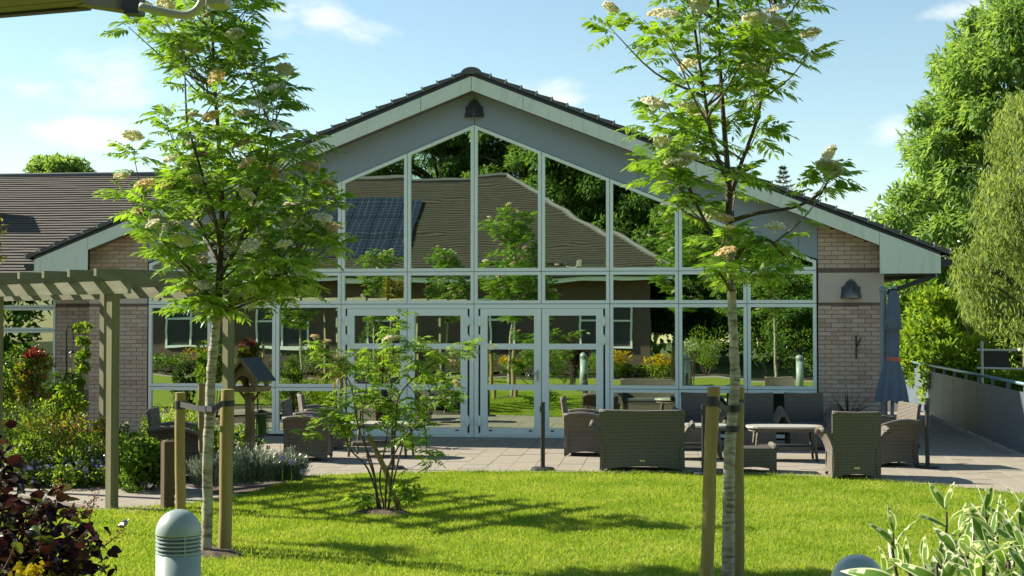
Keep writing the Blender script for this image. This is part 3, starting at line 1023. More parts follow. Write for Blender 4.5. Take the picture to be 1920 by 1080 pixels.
# fascia boards, boxed eaves and soffit
def ft(x): return 6.360 - 0.3993 * abs(x)
def fb(x): return 6.104 - 0.395 * abs(x)
for s in (-1, 1):
    for a, b in ((0.0, 0.905), (0.905, 3.9), (3.9, 6.985)):
        a_, b_ = a + 0.004, b - 0.004
        poly = [(s * a_, fb(a_)), (s * b_, fb(b_)), (s * b_, ft(b_)), (s * a_, ft(a_))]
        MB().prism_y(poly if s > 0 else poly[::-1], -0.38, -0.35).build('fascia_board', 'fascia_white', B)
    poly = [(s * 6.987, 2.862), (s * 7.99, 2.862), (s * 7.99, ft(7.99)), (s * 6.987, ft(6.987))]
    MB().prism_y(poly if s > 0 else poly[::-1], -0.385, -0.352).build('eaves_box', 'fascia_white', B)
    poly = [(s * 0.0, fb(0) + 0.02), (s * 6.98, fb(6.98) + 0.02), (s * 6.98, fb(6.98) + 0.05), (s * 0.0, fb(0) + 0.05)]
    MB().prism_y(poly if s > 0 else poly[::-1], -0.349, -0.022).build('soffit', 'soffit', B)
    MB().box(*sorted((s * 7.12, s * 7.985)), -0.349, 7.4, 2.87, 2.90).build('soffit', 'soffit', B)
    # roof slope with stepped courses
    mb = MB()
    nrow = 26
    for i in range(nrow):
        xa, xb = 8.06 * i / nrow, 8.06 * (i + 1) / nrow
        za, zb = ft(xa) + 0.062, ft(xb) + 0.062
        vs = [(s * xa, -0.36, za), (s * xb, -0.36, zb + 0.02), (s * xb, 7.7, zb + 0.02), (s * xa, 7.7, za),
              (s * xb, -0.36, zb - 0.04), (s * xb, 7.7, zb - 0.04)]
        mb.add(vs, [(0, 1, 2, 3) if s > 0 else (3, 2, 1, 0), (1, 4, 5, 2) if s > 0 else (2, 5, 4, 1)])
    mb.build('roof_slope', 'roof_tile', B)
    poly = [(s * 0.02, ft(0) + 0.0), (s * 7.99, ft(7.99) + 0.0), (s * 7.99, ft(7.99) + 0.05), (s * 0.02, ft(0) + 0.05)]
    MB().prism_y(poly if s > 0 else poly[::-1], -0.385, 7.65).build('roof_deck', 'gutter_black', B)
    # verge tiles, one by one
    nv = 30
    ang = math.atan(0.3993)
    L = 8.08 / math.cos(ang) / nv
    mb = MB()
    mb.prism_y([(0, 0.0), (L * 1.04, -0.004), (L * 1.04, 0.075), (0, 0.045)], -0.062, 0.30)
    vm = mb.mesh('verge_tile', 'verge_grey')
    mc = MB().box(L * 0.94, L * 1.02, -0.070, -0.02, 0.012, 0.092).mesh('clip', 'verge_clip')
    for i in range(nv):
        d = (i + 0.0) * L
        z = ft(0) + 0.052 - d * math.sin(ang)
        o = inst('verge_tile', vm, (s * (0.05 + d * math.cos(ang)), -0.36 + random.uniform(-.004, .004), z), B, (s, 1, 1), (0, s * ang + random.uniform(-.012, .012), 0))
        inst('clip', mc, (0, 0, 0), o)
for i in range(14):                                  # half-round ridge tiles
    y0 = -0.44 + i * 0.42
    prof = [(0.19 * math.cos(a), 6.385 + 0.125 * math.sin(a)) for a in np.linspace(0, math.pi, 13)]
    mb = MB(); mb.prism_y(prof, y0, y0 + 0.43)
    mb.build('ridge_tile', 'verge_grey', B)
# gutters, bracket and brace at the right eave
for s in (-1, 1):
    mb = MB(); mb.prism_y([(s * 8.0, 2.99), (s * 8.16, 2.99), (s * 8.19, 3.05), (s * 8.19, 3.10), (s * 8.0, 3.10)][::s], -0.36, 7.6)
    mb.build('gutter', 'gutter_black', B)
mb = MB(); mb.bar((7.11, 0.25, 2.52), (7.95, -0.20, 2.84), 0.09, 0.07); mb.build('eaves_brace', 'gutter_black', B)
mb = MB(); mb.bar((7.11, 0.3, 2.80), (7.95, 0.3, 2.83), 0.09, 0.06); mb.build('eaves_brace', 'gutter_black', B)
# the body of the building and a dim hall behind the glass
mb = MB(); mb.box(7.0, 7.095, 0.32, 7.4, 0.0, 2.95); mb.build('side_wall', 'brick_bulk', B)
mb = MB(); mb.box(-7.095, -7.0, 0.32, 7.4, 0.0, 2.95); mb.build('side_wall', 'brick_bulk', B)
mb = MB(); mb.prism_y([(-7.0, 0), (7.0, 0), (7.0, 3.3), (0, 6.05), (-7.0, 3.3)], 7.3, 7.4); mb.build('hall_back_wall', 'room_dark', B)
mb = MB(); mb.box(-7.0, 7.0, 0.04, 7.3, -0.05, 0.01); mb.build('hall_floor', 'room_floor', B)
mb = MB()
for s in (-1, 1):
    poly = [(0, 6.0), (s * 6.98, 3.25), (s * 6.98, 3.3), (0, 6.06)]
    mb.prism_y(poly if s < 0 else poly[::-1], 0.07, 7.3)
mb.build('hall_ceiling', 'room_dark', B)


def wall_lamp(loc, label, s=1.0):
    o = empty('wall_lamp', loc, 0, label, 'lamp')
    rows = []
    for i in range(12):
        t_ = i / 11
        hw = 0.175 * s * (1 - t_ ** 1.7) ** 0.62 + 0.004
        dp = 0.20 * s * (1 - t_ ** 1.9) ** 0.6 + 0.02
        rows.append([(-hw * math.cos(a), -dp * (0.25 * math.sin(a) + 0.75 * (1 - abs(math.cos(a)))), -0.15 * s + 0.33 * s * t_) for a in np.linspace(0, math.pi, 13)])
    MB().grid(rows[::-1]).build('shade', 'lamp_black', o)
    MB().box(-0.16 * s, 0.16 * s, -0.012, 0.0, -0.14 * s, 0.05 * s).build('back_plate', 'lamp_black', o)
    b = rows[0]
    q = [(p[0] * 0.94, p[1] * 0.94, -0.135 * s - 0.03 * s * math.sin(a)) for p, a in zip(b, np.linspace(0, math.pi, 13))]
    mb = MB(); mb.add(q, [tuple(range(13))]); mb.build('lens', 'lamp_lens', o)
    return o
wall_lamp((6.548, -0.02, 2.60), 'black hooded wall lamp on the rendered band of the right brick pier')
wall_lamp((0.0, -0.022, 5.83), 'black hooded wall lamp under the apex of the gable')

hook = empty('wall_hook', (6.632, -0.014, 1.60), 0, 'thin black forked hook on the right brick pier', 'hook')
mb = MB(); mb.tube([(0, -0.01, -0.19), (0.0, -0.012, 0.21)], 0.013, 8); mb.build('stem', 'black_metal', hook)
mb = MB(); mb.tube([(0, -0.012, 0.0), (0.05, -0.05, 0.10), (0.075, -0.07, 0.18)], 0.011, 8); mb.build('prong', 'black_metal', hook)

vent = empty('roof_vent', (0, 0, 0), 0, 'grey louvred vent box on the roof behind the right rake', 'vent')
c = PY(1285, 262, 5.0)
mb = MB(); mb.box(c[0] - 0.30, c[0] + 0.16, 5.0, 5.5, c[2] - 0.9, c[2] + 0.10); mb.build('body', 'panel_grey', vent)
mb = MB(); mb.box(c[0] - 0.36, c[0] + 0.20, 4.92, 5.58, c[2] + 0.10, c[2] + 0.15); mb.build('cap', 'gutter_black', vent)
for i in range(4):
    z = c[2] - 0.20 + i * 0.07
    mb = MB(); mb.box(c[0] - 0.27, c[0] + 0.13, 4.965, 4.998, z, z + 0.035); mb.build('louvre', 'verge_clip', vent)

# ================================================================== LEFT WING
Wg = empty('side_wing', (-9, 1, 0), 0, 'low brick wing with a wide brown tiled roof at the left', 'building')
def wl(mb, name, mat, par=None):
    o = mb.build(name, mat, par or Wg)
    if par is None: o.location = (9, -1, 0)
    return o
WY = 1.0
xa = PY(105, 640, WY)[0]
zt = PY(60, 553, WY)[2]; zb_ = PY(60, 735, WY)[2]
z1_, z2_ = PY(60, 577, WY)[2], PY(60, 619, WY)[2]
core = MB()
core.box(xa, -7.12, WY, WY + 0.3, 0, 2.92)
wcore = wl(core, 'brick_wall', 'mortar')
wleft = MB(); wleft.box(-18, xa - 2.6, WY, WY + 0.3, 0, 2.92); wleft.box(xa - 2.6, xa, WY, WY + 0.3, 0, zb_); wleft.box(xa - 2.6, xa, WY, WY + 0.3, zt, 2.92)
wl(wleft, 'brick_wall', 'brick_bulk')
zc = PY(130, 573, WY)[2]
lay(wcore, xa + 0.002, -7.11, 0.75, zc - 0.037, WY)
lay(wcore, xa + 0.002, -7.11, zc - 0.037, zc + 0.038, WY, True)
MB().box(xa + 0.002, -7.11, WY - 0.018, WY + 0.05, zc + 0.041, 2.92).build('rendered_band', 'stucco', wcore)
for (a, b) in ((zb_, z2_), (z2_, z1_), (z1_, zt)):
    for i in range(2):
        f_ = glazed_unit(Wg, [(xa - 1.3 * (i + 1), a), (xa - 1.3 * i, a), (xa - 1.3 * i, b), (xa - 1.3 * (i + 1), b)], 0.045, y=WY + 0.02, glass='glass_far')
        f_.location = (9, -1, 0)
mb = MB(); mb.box(xa - 2.6, xa, WY + 0.6, WY + 0.62, 0.4, 2.9); wl(mb, 'blind', 'blind')
# roof: one object for each course of tiles
rz = PY(120, 331, 6.3)[2]
e0, e1 = np.array([0.42, 2.93]), np.array([6.3, rz])
NC = 39
roof = wl(MB().prism_x([(0.5, 2.90), (6.3, rz - 0.05), (12.2, 2.90)], -18.0, -3.6), 'roof', 'gutter_black')
for i in range(NC):
    a = e0 + (e1 - e0) * i / NC
    b = e0 + (e1 - e0) * (i + 1) / NC
    rows = []
    xs = np.linspace(-18, -3.6, 61)
    wob = 0.016 * np.sin(xs * 0.55 + i * 0.05) + 0.007 * np.sin(xs * 1.7 + i * 0.12)
    lift = np.convolve(rng.normal(size=63), [0.3, 0.4, 0.3], 'valid') * 0.0035
    for (yy, zz) in ((a[0], a[1] - 0.012), (a[0] - 0.004, a[1] + 0.024), (b[0] + 0.02, b[1] + 0.006)):
        rows.append([(x, yy, zz + wob[k] + lift[k]) for k, x in enumerate(xs)])
    MB().grid(rows).build('tile_course', 'roof_tile', roof)
mb = MB(); mb.tube([(-18, 6.3, rz + 0.015), (-3.6, 6.3, rz + 0.015)], 0.075, 8); mb.build('ridge', 'verge_grey', roof)
sl = (e1 - e0) / np.linalg.norm(e1 - e0)
def on_roof(px, py):
    for t_ in np.linspace(0, 1, 400):
        q = e0 + (e1 - e0) * t_
        p = PY(px, py, q[0])
        if p[2] <= q[1]: return p
    return p
S_ = np.array(on_roof(74, 424))
T_ = S_ + np.array(SUNV) * 1.75
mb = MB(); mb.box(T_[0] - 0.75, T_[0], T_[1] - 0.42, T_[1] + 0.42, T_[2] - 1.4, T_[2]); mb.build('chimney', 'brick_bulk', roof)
mb = MB(); mb.prism_x([(0.30, 2.86), (0.42, 2.82), (0.42, 2.93), (0.28, 2.93)], -18, -8.06); wl(mb, 'gutter', 'gutter_black')

# ================================================================== BUILDING ACROSS THE LAWN (seen in the glass)
O = empty('opposite_building', (-4, -32, 0), 0, 'brick building with a hipped tiled roof mirrored in the glazing', 'building')
def ob(mb, name, mat, par=None, **k):
    o = mb.build(name, mat, par or O, **k)
    if par is None: o.location = (4, 32, 0)
    return o
OE, OR_ = 3.95, 8.5
mb = MB(); mb.box(-22, 3.0, -45, -30.9, 0, OE - 0.05); ob(mb, 'wall', 'brick_shaded')
# hip roof: eave at y=-30, ridge at y=-37, hip at right
orf = empty('roof', (4, 32, 0)); orf.parent = O
NCO = 46
for i in range(NCO):
    f0, f1 = i / NCO, (i + 1) / NCO
    y0, y1 = -30 - 7 * f0, -30 - 7 * f1 - 0.03
    z0, z1 = OE + (OR_ - OE) * f0, OE + (OR_ - OE) * f1
    x0, x1 = 3.9 - 7.4 * f0, 3.9 - 7.4 * f1
    xs0 = np.linspace(-23, x0, 30); xs1 = np.linspace(-23, x1, 30)
    wob = 0.02 * np.sin(xs0 * 0.5 + i * 0.04) + 0.003 * rng.normal(size=30)
    MB().grid([[(xs1[k], y1, z1 + 0.01 + wob[k]) for k in range(30)], [(xs0[k], y0, z0 + 0.04 + wob[k]) for k in range(30)], [(xs0[k], y0, z0 - 0.02) for k in range(30)]]).build('tile_course', 'roof_tile_dark', orf)
mb = MB(); mb.add([(3.9, -30, OE), (3.9, -44, OE), (-3.5, -37.02, OR_)], [(0, 1, 2)]); mb.add([(-23, -44, OE), (3.9, -44, OE), (-3.5, -37.02, OR_), (-23, -37.02, OR_)], [(0, 3, 2, 1)])
mb.build('hip_slope', 'roof_tile_dark', orf)
mb = MB(); mb.tube([(-23, -37, OR_ + 0.05), (-3.5, -37, OR_ + 0.05), (3.9, -30, OE + 0.08)], 0.11, 8); mb.build('hip_ridge', 'verge_grey', orf)
mb = MB(); mb.box(-23, 3.9, -30.05, -29.98, OE - 0.28, OE - 0.02); ob(mb, 'fascia_board', 'frame_white')
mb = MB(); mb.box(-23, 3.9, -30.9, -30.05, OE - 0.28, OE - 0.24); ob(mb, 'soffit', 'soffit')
mb = MB(); mb.tube([(-23, -29.92, OE - 0.05), (3.9, -29.92, OE - 0.05)], 0.06, 8); ob(mb, 'gutter', 'gutter_black')
for (cx_, w_) in ((-16.0, 2.2), (-12.2, 2.2), (-7.5, 2.0), (-3.4, 2.0), (1.2, 2.2)):
    fr, q = ring_mesh([(cx_ - w_ / 2, 1.0), (cx_ + w_ / 2, 1.0), (cx_ + w_ / 2, 2.9), (cx_ - w_ / 2, 2.9)], 0.08, -30.82, -30.90)
    f_ = ob(fr, 'window', 'frame_white')
    mb = MB(); mb.box(cx_ - 0.04, cx_ + 0.04, -30.9, -30.82, 1.08, 2.82); mb.box(cx_ - w_ / 2 + .08, cx_ - .04, -30.9, -30.83, 2.1, 2.17); mb.box(cx_ + .04, cx_ + w_ / 2 - .08, -30.9, -30.83, 2.1, 2.17)
    mb.build('glazing_bar', 'frame_white', f_)
    mb = MB(); mb.box(cx_ - w_ / 2 + .08, cx_ + w_ / 2 - .08, -30.895, -30.885, 1.08, 2.82); mb.build('pane', 'room_dark', f_)
rs = Vector((0, -7, OR_ - OE)).normalized()
for i in range(5):
    for j in range(3):
        c = Vector((-6.9 - 1.04 * i, -30.9, OE + 0.9 * (OR_ - OE) / 7 + 0.09)) + rs * (j * 1.72)
        M = Matrix((Vector((-1, 0, 0)), rs, Vector((-1, 0, 0)).cross(rs))).transposed().to_4x4()
        M.translation = c
        o = bpy.data.objects.new('solar_panel', MB().box(0, 1.0, 0, 1.66, -0.03, 0.03).mesh('solar_panel', 'solar') if i + j == 0 else bpy.data.meshes['solar_panel'])
        link(o, O)
        o.matrix_parent_inverse = O.matrix_world.inverted()
        o.matrix_local = Matrix.Translation((4, 32, 0)) @ M
        if i + j == 0: frm, _ = ring_mesh([(0, 0), (1.0, 0), (1.0, 1.66), (0, 1.66)], 0.03, 0.0, 0.0)
mb = MB()

# eave of the wing beside the camera: soffit, gutter, bracket, swan-neck pipe
Ev = empty('eave_corner', (0, 0, 0), 0, 'underside of a nearby roof eave with soffit boards at the top left corner', 'roof')
zs_ = 3.76
def EP(x, y, z=3.76): return GR(x, y, z)
sA, sB, sC, sD = EP(-400, 60), EP(0, 33), EP(160, 14), EP(330, -40)
poly = [tuple(EP(-420, 66)[:2]), tuple(EP(0, 31)[:2]), tuple(EP(165, 16)[:2]), tuple(EP(340, -25)[:2]), tuple(EP(300, -160)[:2]), tuple(EP(-500, -160)[:2])]
nb_ = 6
pa, pb = np.array(EP(-420, 66)), np.array(EP(165, 16))
dirv = (pb - pa) / np.linalg.norm(pb - pa)
perp = np.array([dirv[1], -dirv[0], 0])
if perp[1] > 0: perp = -perp
for i in range(nb_):
    a = pa + perp * (0.06 + i * 0.145); b = pb + perp * (0.06 + i * 0.145) + dirv * (0.05 + i * 0.11)
    mb = MB(); mb.bar((a + b) / 2 - (b - a) / 2 + np.array([0, 0, 0.02 + 0.003 * (i % 2)]), b + np.array([0, 0, 0.02 + 0.003 * (i % 2)]), 0.14, 0.02)
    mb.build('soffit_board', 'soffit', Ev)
mb = MB(); mb.bar(pa + np.array([0, 0, 0.045]), pb + np.array([0, 0, 0.045]), 0.06, 0.10); mb.build('fascia_board', 'gutter_black', Ev)
q0, q1 = np.array(EP(150, 10)), np.array(EP(246, 24))
mb = MB(); mb.bar(q0 + np.array([0, 0, 0.03]), q1 + np.array([0, 0, 0.03]), 0.09, 0.06); mb.build('bracket_arm', 'soffit', Ev)
mb = MB(); mb.bar(np.array(EP(225, -30)) + np.array([0, 0, 0.12]), np.array(EP(640, -16)) + np.array([0, 0, 0.12]), 0.10, 0.10); mb.build('fascia_board', 'gutter_black', Ev)
bc = EP(252, 18)
mb = MB(); mb.box(bc[0] - 0.045, bc[0] + 0.045, bc[1] - 0.045, bc[1] + 0.045, 3.73, 3.86); mb.build('bracket_block', 'gutter_black', Ev)
dpx = 7.4
pipe = [DP(262, 12, dpx), DP(300, 21, dpx), DP(338, 28, dpx), DP(356, 26, dpx), DP(370, 17, dpx), DP(378, 4, dpx), DP(382, -15, dpx), DP(384, -60, dpx)]
mb = MB(); mb.tube(bez(pipe, 5), 0.022, 12); mb.build('swan_neck_pipe', 'downpipe', Ev, smooth=True)
a = DP(410, 3, dpx)
mb = MB(); mb.box(a[0] - 0.055, a[0] + 0.055, a[1] - 0.06, a[1] + 0.06, a[2] - 0.03, a[2] + 0.2); mb.build('junction_box', 'downpipe', Ev, bevel=0.008)

# ================================================================== PERGOLA
Pg = empty('pergola', (P1[0], P1[1], 0), 0, 'weathered timber pergola over the path at the left', 'pergola')
pgrot = math.atan2(-PU[1], -PU[0])            # local x runs along the beams, to the right
Pg.rotation_euler = (0, 0, pgrot)             # local y points to the back
def solve_u(px, n):
    best = None
    for u_ in np.linspace(-1, 8, 1800):
        x_, y_ = pg(u_, n)
        v_ = np.array([x_, y_, 1.0]) - CAM
        p_ = 960 + F * (v_ @ RT) / (v_ @ FW)
        if best is None or abs(p_ - px) < best[0]: best = (abs(p_ - px), u_)
    return best[1]
PD = 1.72
post_me = MB().box(-0.05, 0.05, -0.05, 0.05, -0.02, 2.48).mesh('post', 'pergola_wood')
us = [0.0, solve_u(-6, 0.0)]
back_us = [solve_u(428, PD), solve_u(196, PD)]
for u_ in us: inst('post', post_me, (-u_, 0, 0), Pg)
for u_ in back_us: inst('post', post_me, (-u_, PD, 0), Pg)
for yy in (-0.075, PD - 0.075 + 0.15):
    mb = MB(); mb.box(-8.5, 0.42, yy - 0.022, yy + 0.022, 2.345, 2.485); mb.build('beam', 'pergola_beam', Pg)
mb = MB()
raf = MB(); raf.add([(-0.025, -0.42, 0.04), (0.025, -0.42, 0.04), (0.025, PD + 0.42, 0.04), (-0.025, PD + 0.42, 0.04),
                     (-0.025, -0.42, 0.12), (0.025, -0.42, 0.12), (0.025, PD + 0.42, 0.12), (-0.025, PD + 0.42, 0.12),
                     (-0.025, -0.28, 0.0), (0.025, -0.28, 0.0), (0.025, PD + 0.28, 0.0), (-0.025, PD + 0.28, 0.0)],
                    [(4, 5, 6, 7), (0, 1, 5, 4), (2, 3, 7, 6), (8, 11, 10, 9), (0, 8, 9, 1), (2, 10, 11, 3), (1, 9, 10, 2, 6, 5), (0, 4, 7, 3, 11, 8)])
raf_me = raf.mesh('rafter', 'pergola_beam')
for i in range(17): inst('rafter', raf_me, (0.30 - i * 0.52, 0, 2.488), Pg)

# ================================================================== RATTAN FURNITURE
def arch(x, half, rise): return rise * max(0.0, 1 - (x / half) ** 2)


def rattan_seat(name, width, label, cat, group=None, mat='rattan', cushion=True, back=0.86):
    """faces +y locally; origin on the ground under its middle"""
    o = empty(name, (0, 0, 0), 0, label, cat, group)
    hw = width / 2
    dep = 0.33
    nx, nz = 13, 10
    rows = []
    for i in range(nz + 1):
        t_ = i / nz
        row = []
        for j in range(nx):
            u_ = -1 + 2 * j / (nx - 1)
            flare = hw * (0.93 + 0.02 * math.cos(math.pi * t_) + 0.07 * max(0, t_ - 0.35))
            zb = 0.015 + arch(u_, 1.0, 0.055)
            z = zb + (back - zb - 0.012 * (1 - abs(u_))) * t_
            y = -dep - 0.10 * max(0, t_ - 0.3) ** 1.5 + 0.03 * (u_ ** 2)
            row.append((u_ * flare, y, z))
        rows.append(row)
    b = MB().slab(rows, (0, 0.05, 0)).build('backrest', mat, o)
    tp = MB(); tp.tube([(p[0], p[1] + 0.025, p[2]) for p in rows[-1]], 0.029, 8); tp.build('top_roll', mat, b, smooth=True)
    for s in (-1, 1):
        rows = []
        for i in range(10):
            t_ = i / 9
            row = []
            for j in range(9):
                v_ = j / 8
                y = -dep + 0.01 + v_ * (2 * dep - 0.02) + 0.03 * t_ * v_
                zt = 0.60 + 0.045 * math.sin(math.pi * (v_ * 0.9 + 0.1)) - 0.05 * v_ ** 3
                zb = 0.015 + arch(2 * v_ - 1, 1.0, 0.055)
                z = zb + (zt - zb) * t_
                x = s * (hw * 0.96 - 0.035 * math.sin(math.pi * t_ * 0.9) + 0.10 * t_ ** 3)
                row.append((x, y, z))
            rows.append(row)
        arm = MB().slab(rows if s < 0 else [r[::-1] for r in rows], (-s * 0.045, 0, 0)).build('armrest', mat, o)
        tp = MB(); tp.tube([(p[0] + s * 0.012, p[1], p[2] + 0.006) for p in rows[-1]], [0.034] * 8 + [0.03], 8); tp.build('arm_roll', mat, arm, smooth=True)
    rows = []
    for i in range(5):
        t_ = i / 4
        rows.append([(u_ * hw * 0.93, dep - 0.02, (0.03 + arch(u_, 1, 0.05)) + (0.34 - 0.03 - arch(u_, 1, 0.05)) * t_) for u_ in np.linspace(1, -1, 9)])
    MB().slab(rows, (0, -0.04, 0)).build('front_apron', mat, o)
    MB().box(-hw * 0.92, hw * 0.92, -dep + 0.02, dep - 0.02, 0.31, 0.35).build('seat', mat, o)
    if cushion:
        c = MB().box(-hw * 0.88, hw * 0.88, -dep + 0.06, dep - 0.03, 0.352, 0.43).build('cushion', 'cushion', o, bevel=0.03)
    for sx in (-1, 1):
        for sy in (-1, 1):
            f_ = MB(); f_.tube([(sx * hw * 0.88, sy * (dep - 0.03), -0.002), (sx * hw * 0.88, sy * (dep - 0.03), 0.03)], 0.017, 8); f_.build('foot', 'black_metal', o)
    MB().box(-0.035, 0.035, -dep - 0.005, -dep + 0.02, 0.135, 0.16).build('label_plate', 'steel', o)
    return o


def put(o, x, y, rz, label=None):
    o.location = (x, y, 0.0)
    o.rotation_euler = (0, 0, rz)
    if label: o['label'] = label
    return o


g_f = 'rattan armchairs on the terrace'
chair0 = rattan_seat('armchair', 0.66, '', 'armchair', g_f)
put(chair0, 5.80, -5.70, R(2), 'grey rattan armchair seen from behind at the lawn edge, right of the table')
def chair(x, y, rz, label): return put(copy_tree(chair0), x, y, rz, label)
c = GR(1113, 843)
chair(2.13, -2.95, R(-88), 'rattan armchair side-on beyond the left end of the rattan sofa')
chair(6.52, -4.05, R(106), 'rattan armchair turned sideways with its pale inner back lit, beside the umbrella')
chair(3.92, -1.75, R(178), 'shaded rattan armchair against the glass, left one of the three facing out')
chair(4.80, -1.70, R(180), 'shaded rattan armchair against the glass, middle one of the three facing out')
chair(5.62, -1.65, R(182), 'shaded rattan armchair against the glass next to the right brick pier')
chair(-1.93, -4.15, R(-84), 'nearer rattan armchair beside the lavender, its broad side to the lawn')
chair(-2.18, -2.35, R(-70), 'farther rattan armchair by the left glazing, next to the palm pot')
hb = chair(-3.15, -6.35, R(-80), 'slate rattan chair mostly hidden by the hedge at the left')
sofa = rattan_seat('sofa', 1.22, 'two-seat rattan sofa seen from behind at the lawn edge', 'sofa', back=0.82)
put(sofa, 3.03, -5.03, R(1))


def oval_table(label, L=1.12, W=0.62, h=0.51):
    o = empty('coffee_table', (0, 0, 0), 0, label, 'table', 'coffee tables on the terrace')
    n_ = 28
    def ov(sc): return [(sc * L / 2 * math.copysign(abs(math.cos(a)) ** 0.62, math.cos(a)), sc * W / 2 * math.copysign(abs(math.sin(a)) ** 0.62, math.sin(a))) for a in np.linspace(0, 2 * math.pi, n_, endpoint=False)]
    MB().prism_z(ov(1.0), h - 0.03, h).build('table_top', 'table_top', o, bevel=0.006)
    MB().prism_z(ov(0.94), h - 0.075, h - 0.032).build('apron', 'rattan', o)
    sh = MB().prism_z(ov(0.84), 0.17, 0.215).build('shelf', 'rattan', o)
    for sx in (-1, 1):
        for sy in (-1, 1):
            mb = MB(); mb.tube([(sx * L * 0.40, sy * W * 0.36, 0), (sx * L * 0.36, sy * W * 0.34, h - 0.04)], [0.02, 0.024], 8); mb.build('leg', 'rattan', o, smooth=True)
    return o
tb = oval_table('oval pale-topped rattan table before the shaded armchairs, right of the birch-barked tree')
put(tb, 5.10, -3.55, R(2))
put(copy_tree(tb), 3.72, -3.45, R(3), 'rattan table half hidden behind the right end of the sofa')
put(copy_tree(tb), -0.95, -3.55, R(-4), 'rattan table behind the multi-stemmed sapling')

st = empty('footstool', (0, 0, 0), 0, 'low rattan footstool with a rolled end behind the right tree stake', 'footstool')
rows = []
for i in range(5):
    rows.append([(u_ * 0.31, -0.22, 0.03 + arch(u_, 1, 0.05) + (0.30 - arch(u_, 1, 0.05)) * i / 4) for u_ in np.linspace(-1, 1, 9)])
MB().slab(rows, (0, 0.04, 0)).build('side_panel', 'rattan', st)
MB().slab([[(p[0], 0.22, p[2]) for p in r] for r in rows], (0, -0.04, 0)).build('side_panel', 'rattan', st)
for s in (-1, 1):
    MB().box(*sorted((s * 0.27, s * 0.31)), -0.175, 0.175, 0.05, 0.33).build('end_panel', 'rattan', st)
    mb = MB(); mb.tube([(s * 0.30, -0.23, 0.345), (s * 0.30, 0.23, 0.345)], 0.045, 10); mb.build('end_roll', 'rattan', st, smooth=True)
    for sy in (-1, 1):
        mb = MB(); mb.box(s * 0.29 - 0.02, s * 0.29 + 0.02, sy * 0.2 - 0.02, sy * 0.2 + 0.02, -0.002, 0.05); mb.build('foot', 'rattan', st)
MB().box(-0.27, 0.27, -0.2, 0.2, 0.29, 0.335).build('seat', 'rattan', st, bevel=0.01)
MB().box(-0.20, -0.14, -0.228, -0.21, 0.15, 0.18).build('label_plate', 'steel', st)
put(st, 4.52, -5.15, R(4))

# rope posts on round feet
rp = empty('barrier_post', (0, 0, 0), 0, '', 'post', 'black barrier posts along the terrace')
mb = MB(); mb.lathe([(0.165, 0.0), (0.165, 0.022), (0.15, 0.035), (0.05, 0.042)], 28); mb.build('base', 'black_metal', rp, smooth=False)
mb = MB(); mb.lathe([(0.031, 0.035), (0.031, 0.90), (0.034, 0.905), (0.034, 0.93), (0.02, 0.938)], 16); mb.build('pole', 'black_metal', rp, smooth=False)
mb = MB(); mb.box(-0.04, -0.02, -0.02, 0.02, 0.80, 0.88); mb.build('belt_slot', 'black_metal', rp)
put(rp, 1.67, -5.30, 0, 'black barrier post in front of the glass doors, left of the sofa')
for (x, y), l in (((-0.42, -5.35), 'black barrier post behind the multi-stemmed sapling'), ((3.86, -5.62), 'black barrier post just left of the right tree stake'),
                  ((7.0, -4.42), 'black barrier post at the far right in front of the dark railing')):
    put(copy_tree(rp), x, y, 0, l)

# closed umbrella with its mast
um = empty('parasol', (7.00, -1.0, 0), 0, 'closed blue-grey cantilever parasol with a red strap by the right pier', 'parasol')
def uz(py): return float(PY(1655, py, -1.0)[2])
mb = MB(); mb.lathe([(0.07, 0.02), (0.056, 0.06), (0.056, uz(548)), (0.075, uz(546)), (0.075, uz(540)), (0.05, uz(537))], 14, (-0.045, 0.08, 0)); mb.build('mast', 'umbrella_pole', um, smooth=False)
n_, prof = 40, [(545, 0.055), (552, 0.085), (575, 0.105), (600, 0.125), (617, 0.135), (619, 0.10), (640, 0.105), (670, 0.10), (678, 0.11), (700, 0.165), (730, 0.215), (752, 0.245)]
rows = []
for (py, r_) in prof:
    t_ = (py - 545) / 210
    rows.append([(0.105 + (r_ * (1 + (0.05 + 0.16 * t_) * math.sin(8 * a + 0.4) + 0.05 * math.sin(19 * a))) * math.cos(a) - 0.05 * t_, r_ * (1 + 0.18 * t_ * math.sin(8 * a + 0.4)) * math.sin(a) * 0.9 - 0.03,
                  uz(py) - (0.03 * math.sin(8 * a) if py > 740 else 0)) for a in np.linspace(0, -2 * math.pi, n_ + 1)])
MB().grid(rows).build('canopy', 'umbrella_cloth', um, smooth=True)
rows = [[(0.09 + 0.116 * math.cos(a), 0.112 * math.sin(a) - 0.03, uz(y_)) for a in np.linspace(0, -2 * math.pi, 25)] for y_ in (669, 677)]
MB().grid(rows).build('strap', 'strap_red', um, smooth=True)
mb = MB(); mb.lathe([(0.05, uz(541)), (0.045, uz(537))], 12, (0.105, -0.03, 0)); mb.build('finial', 'umbrella_pole', um)
mb = MB(); mb.tube([(0.06, -0.03, 0.35), (0.09, -0.03, uz(700))], 0.03, 10); mb.build('shaft', 'umbrella_pole', um)
mb = MB(); mb.box(-0.45, 0.45, -0.35, 0.55, 0.0, 0.07); mb.build('base_plate', 'black_metal', um, bevel=0.01)

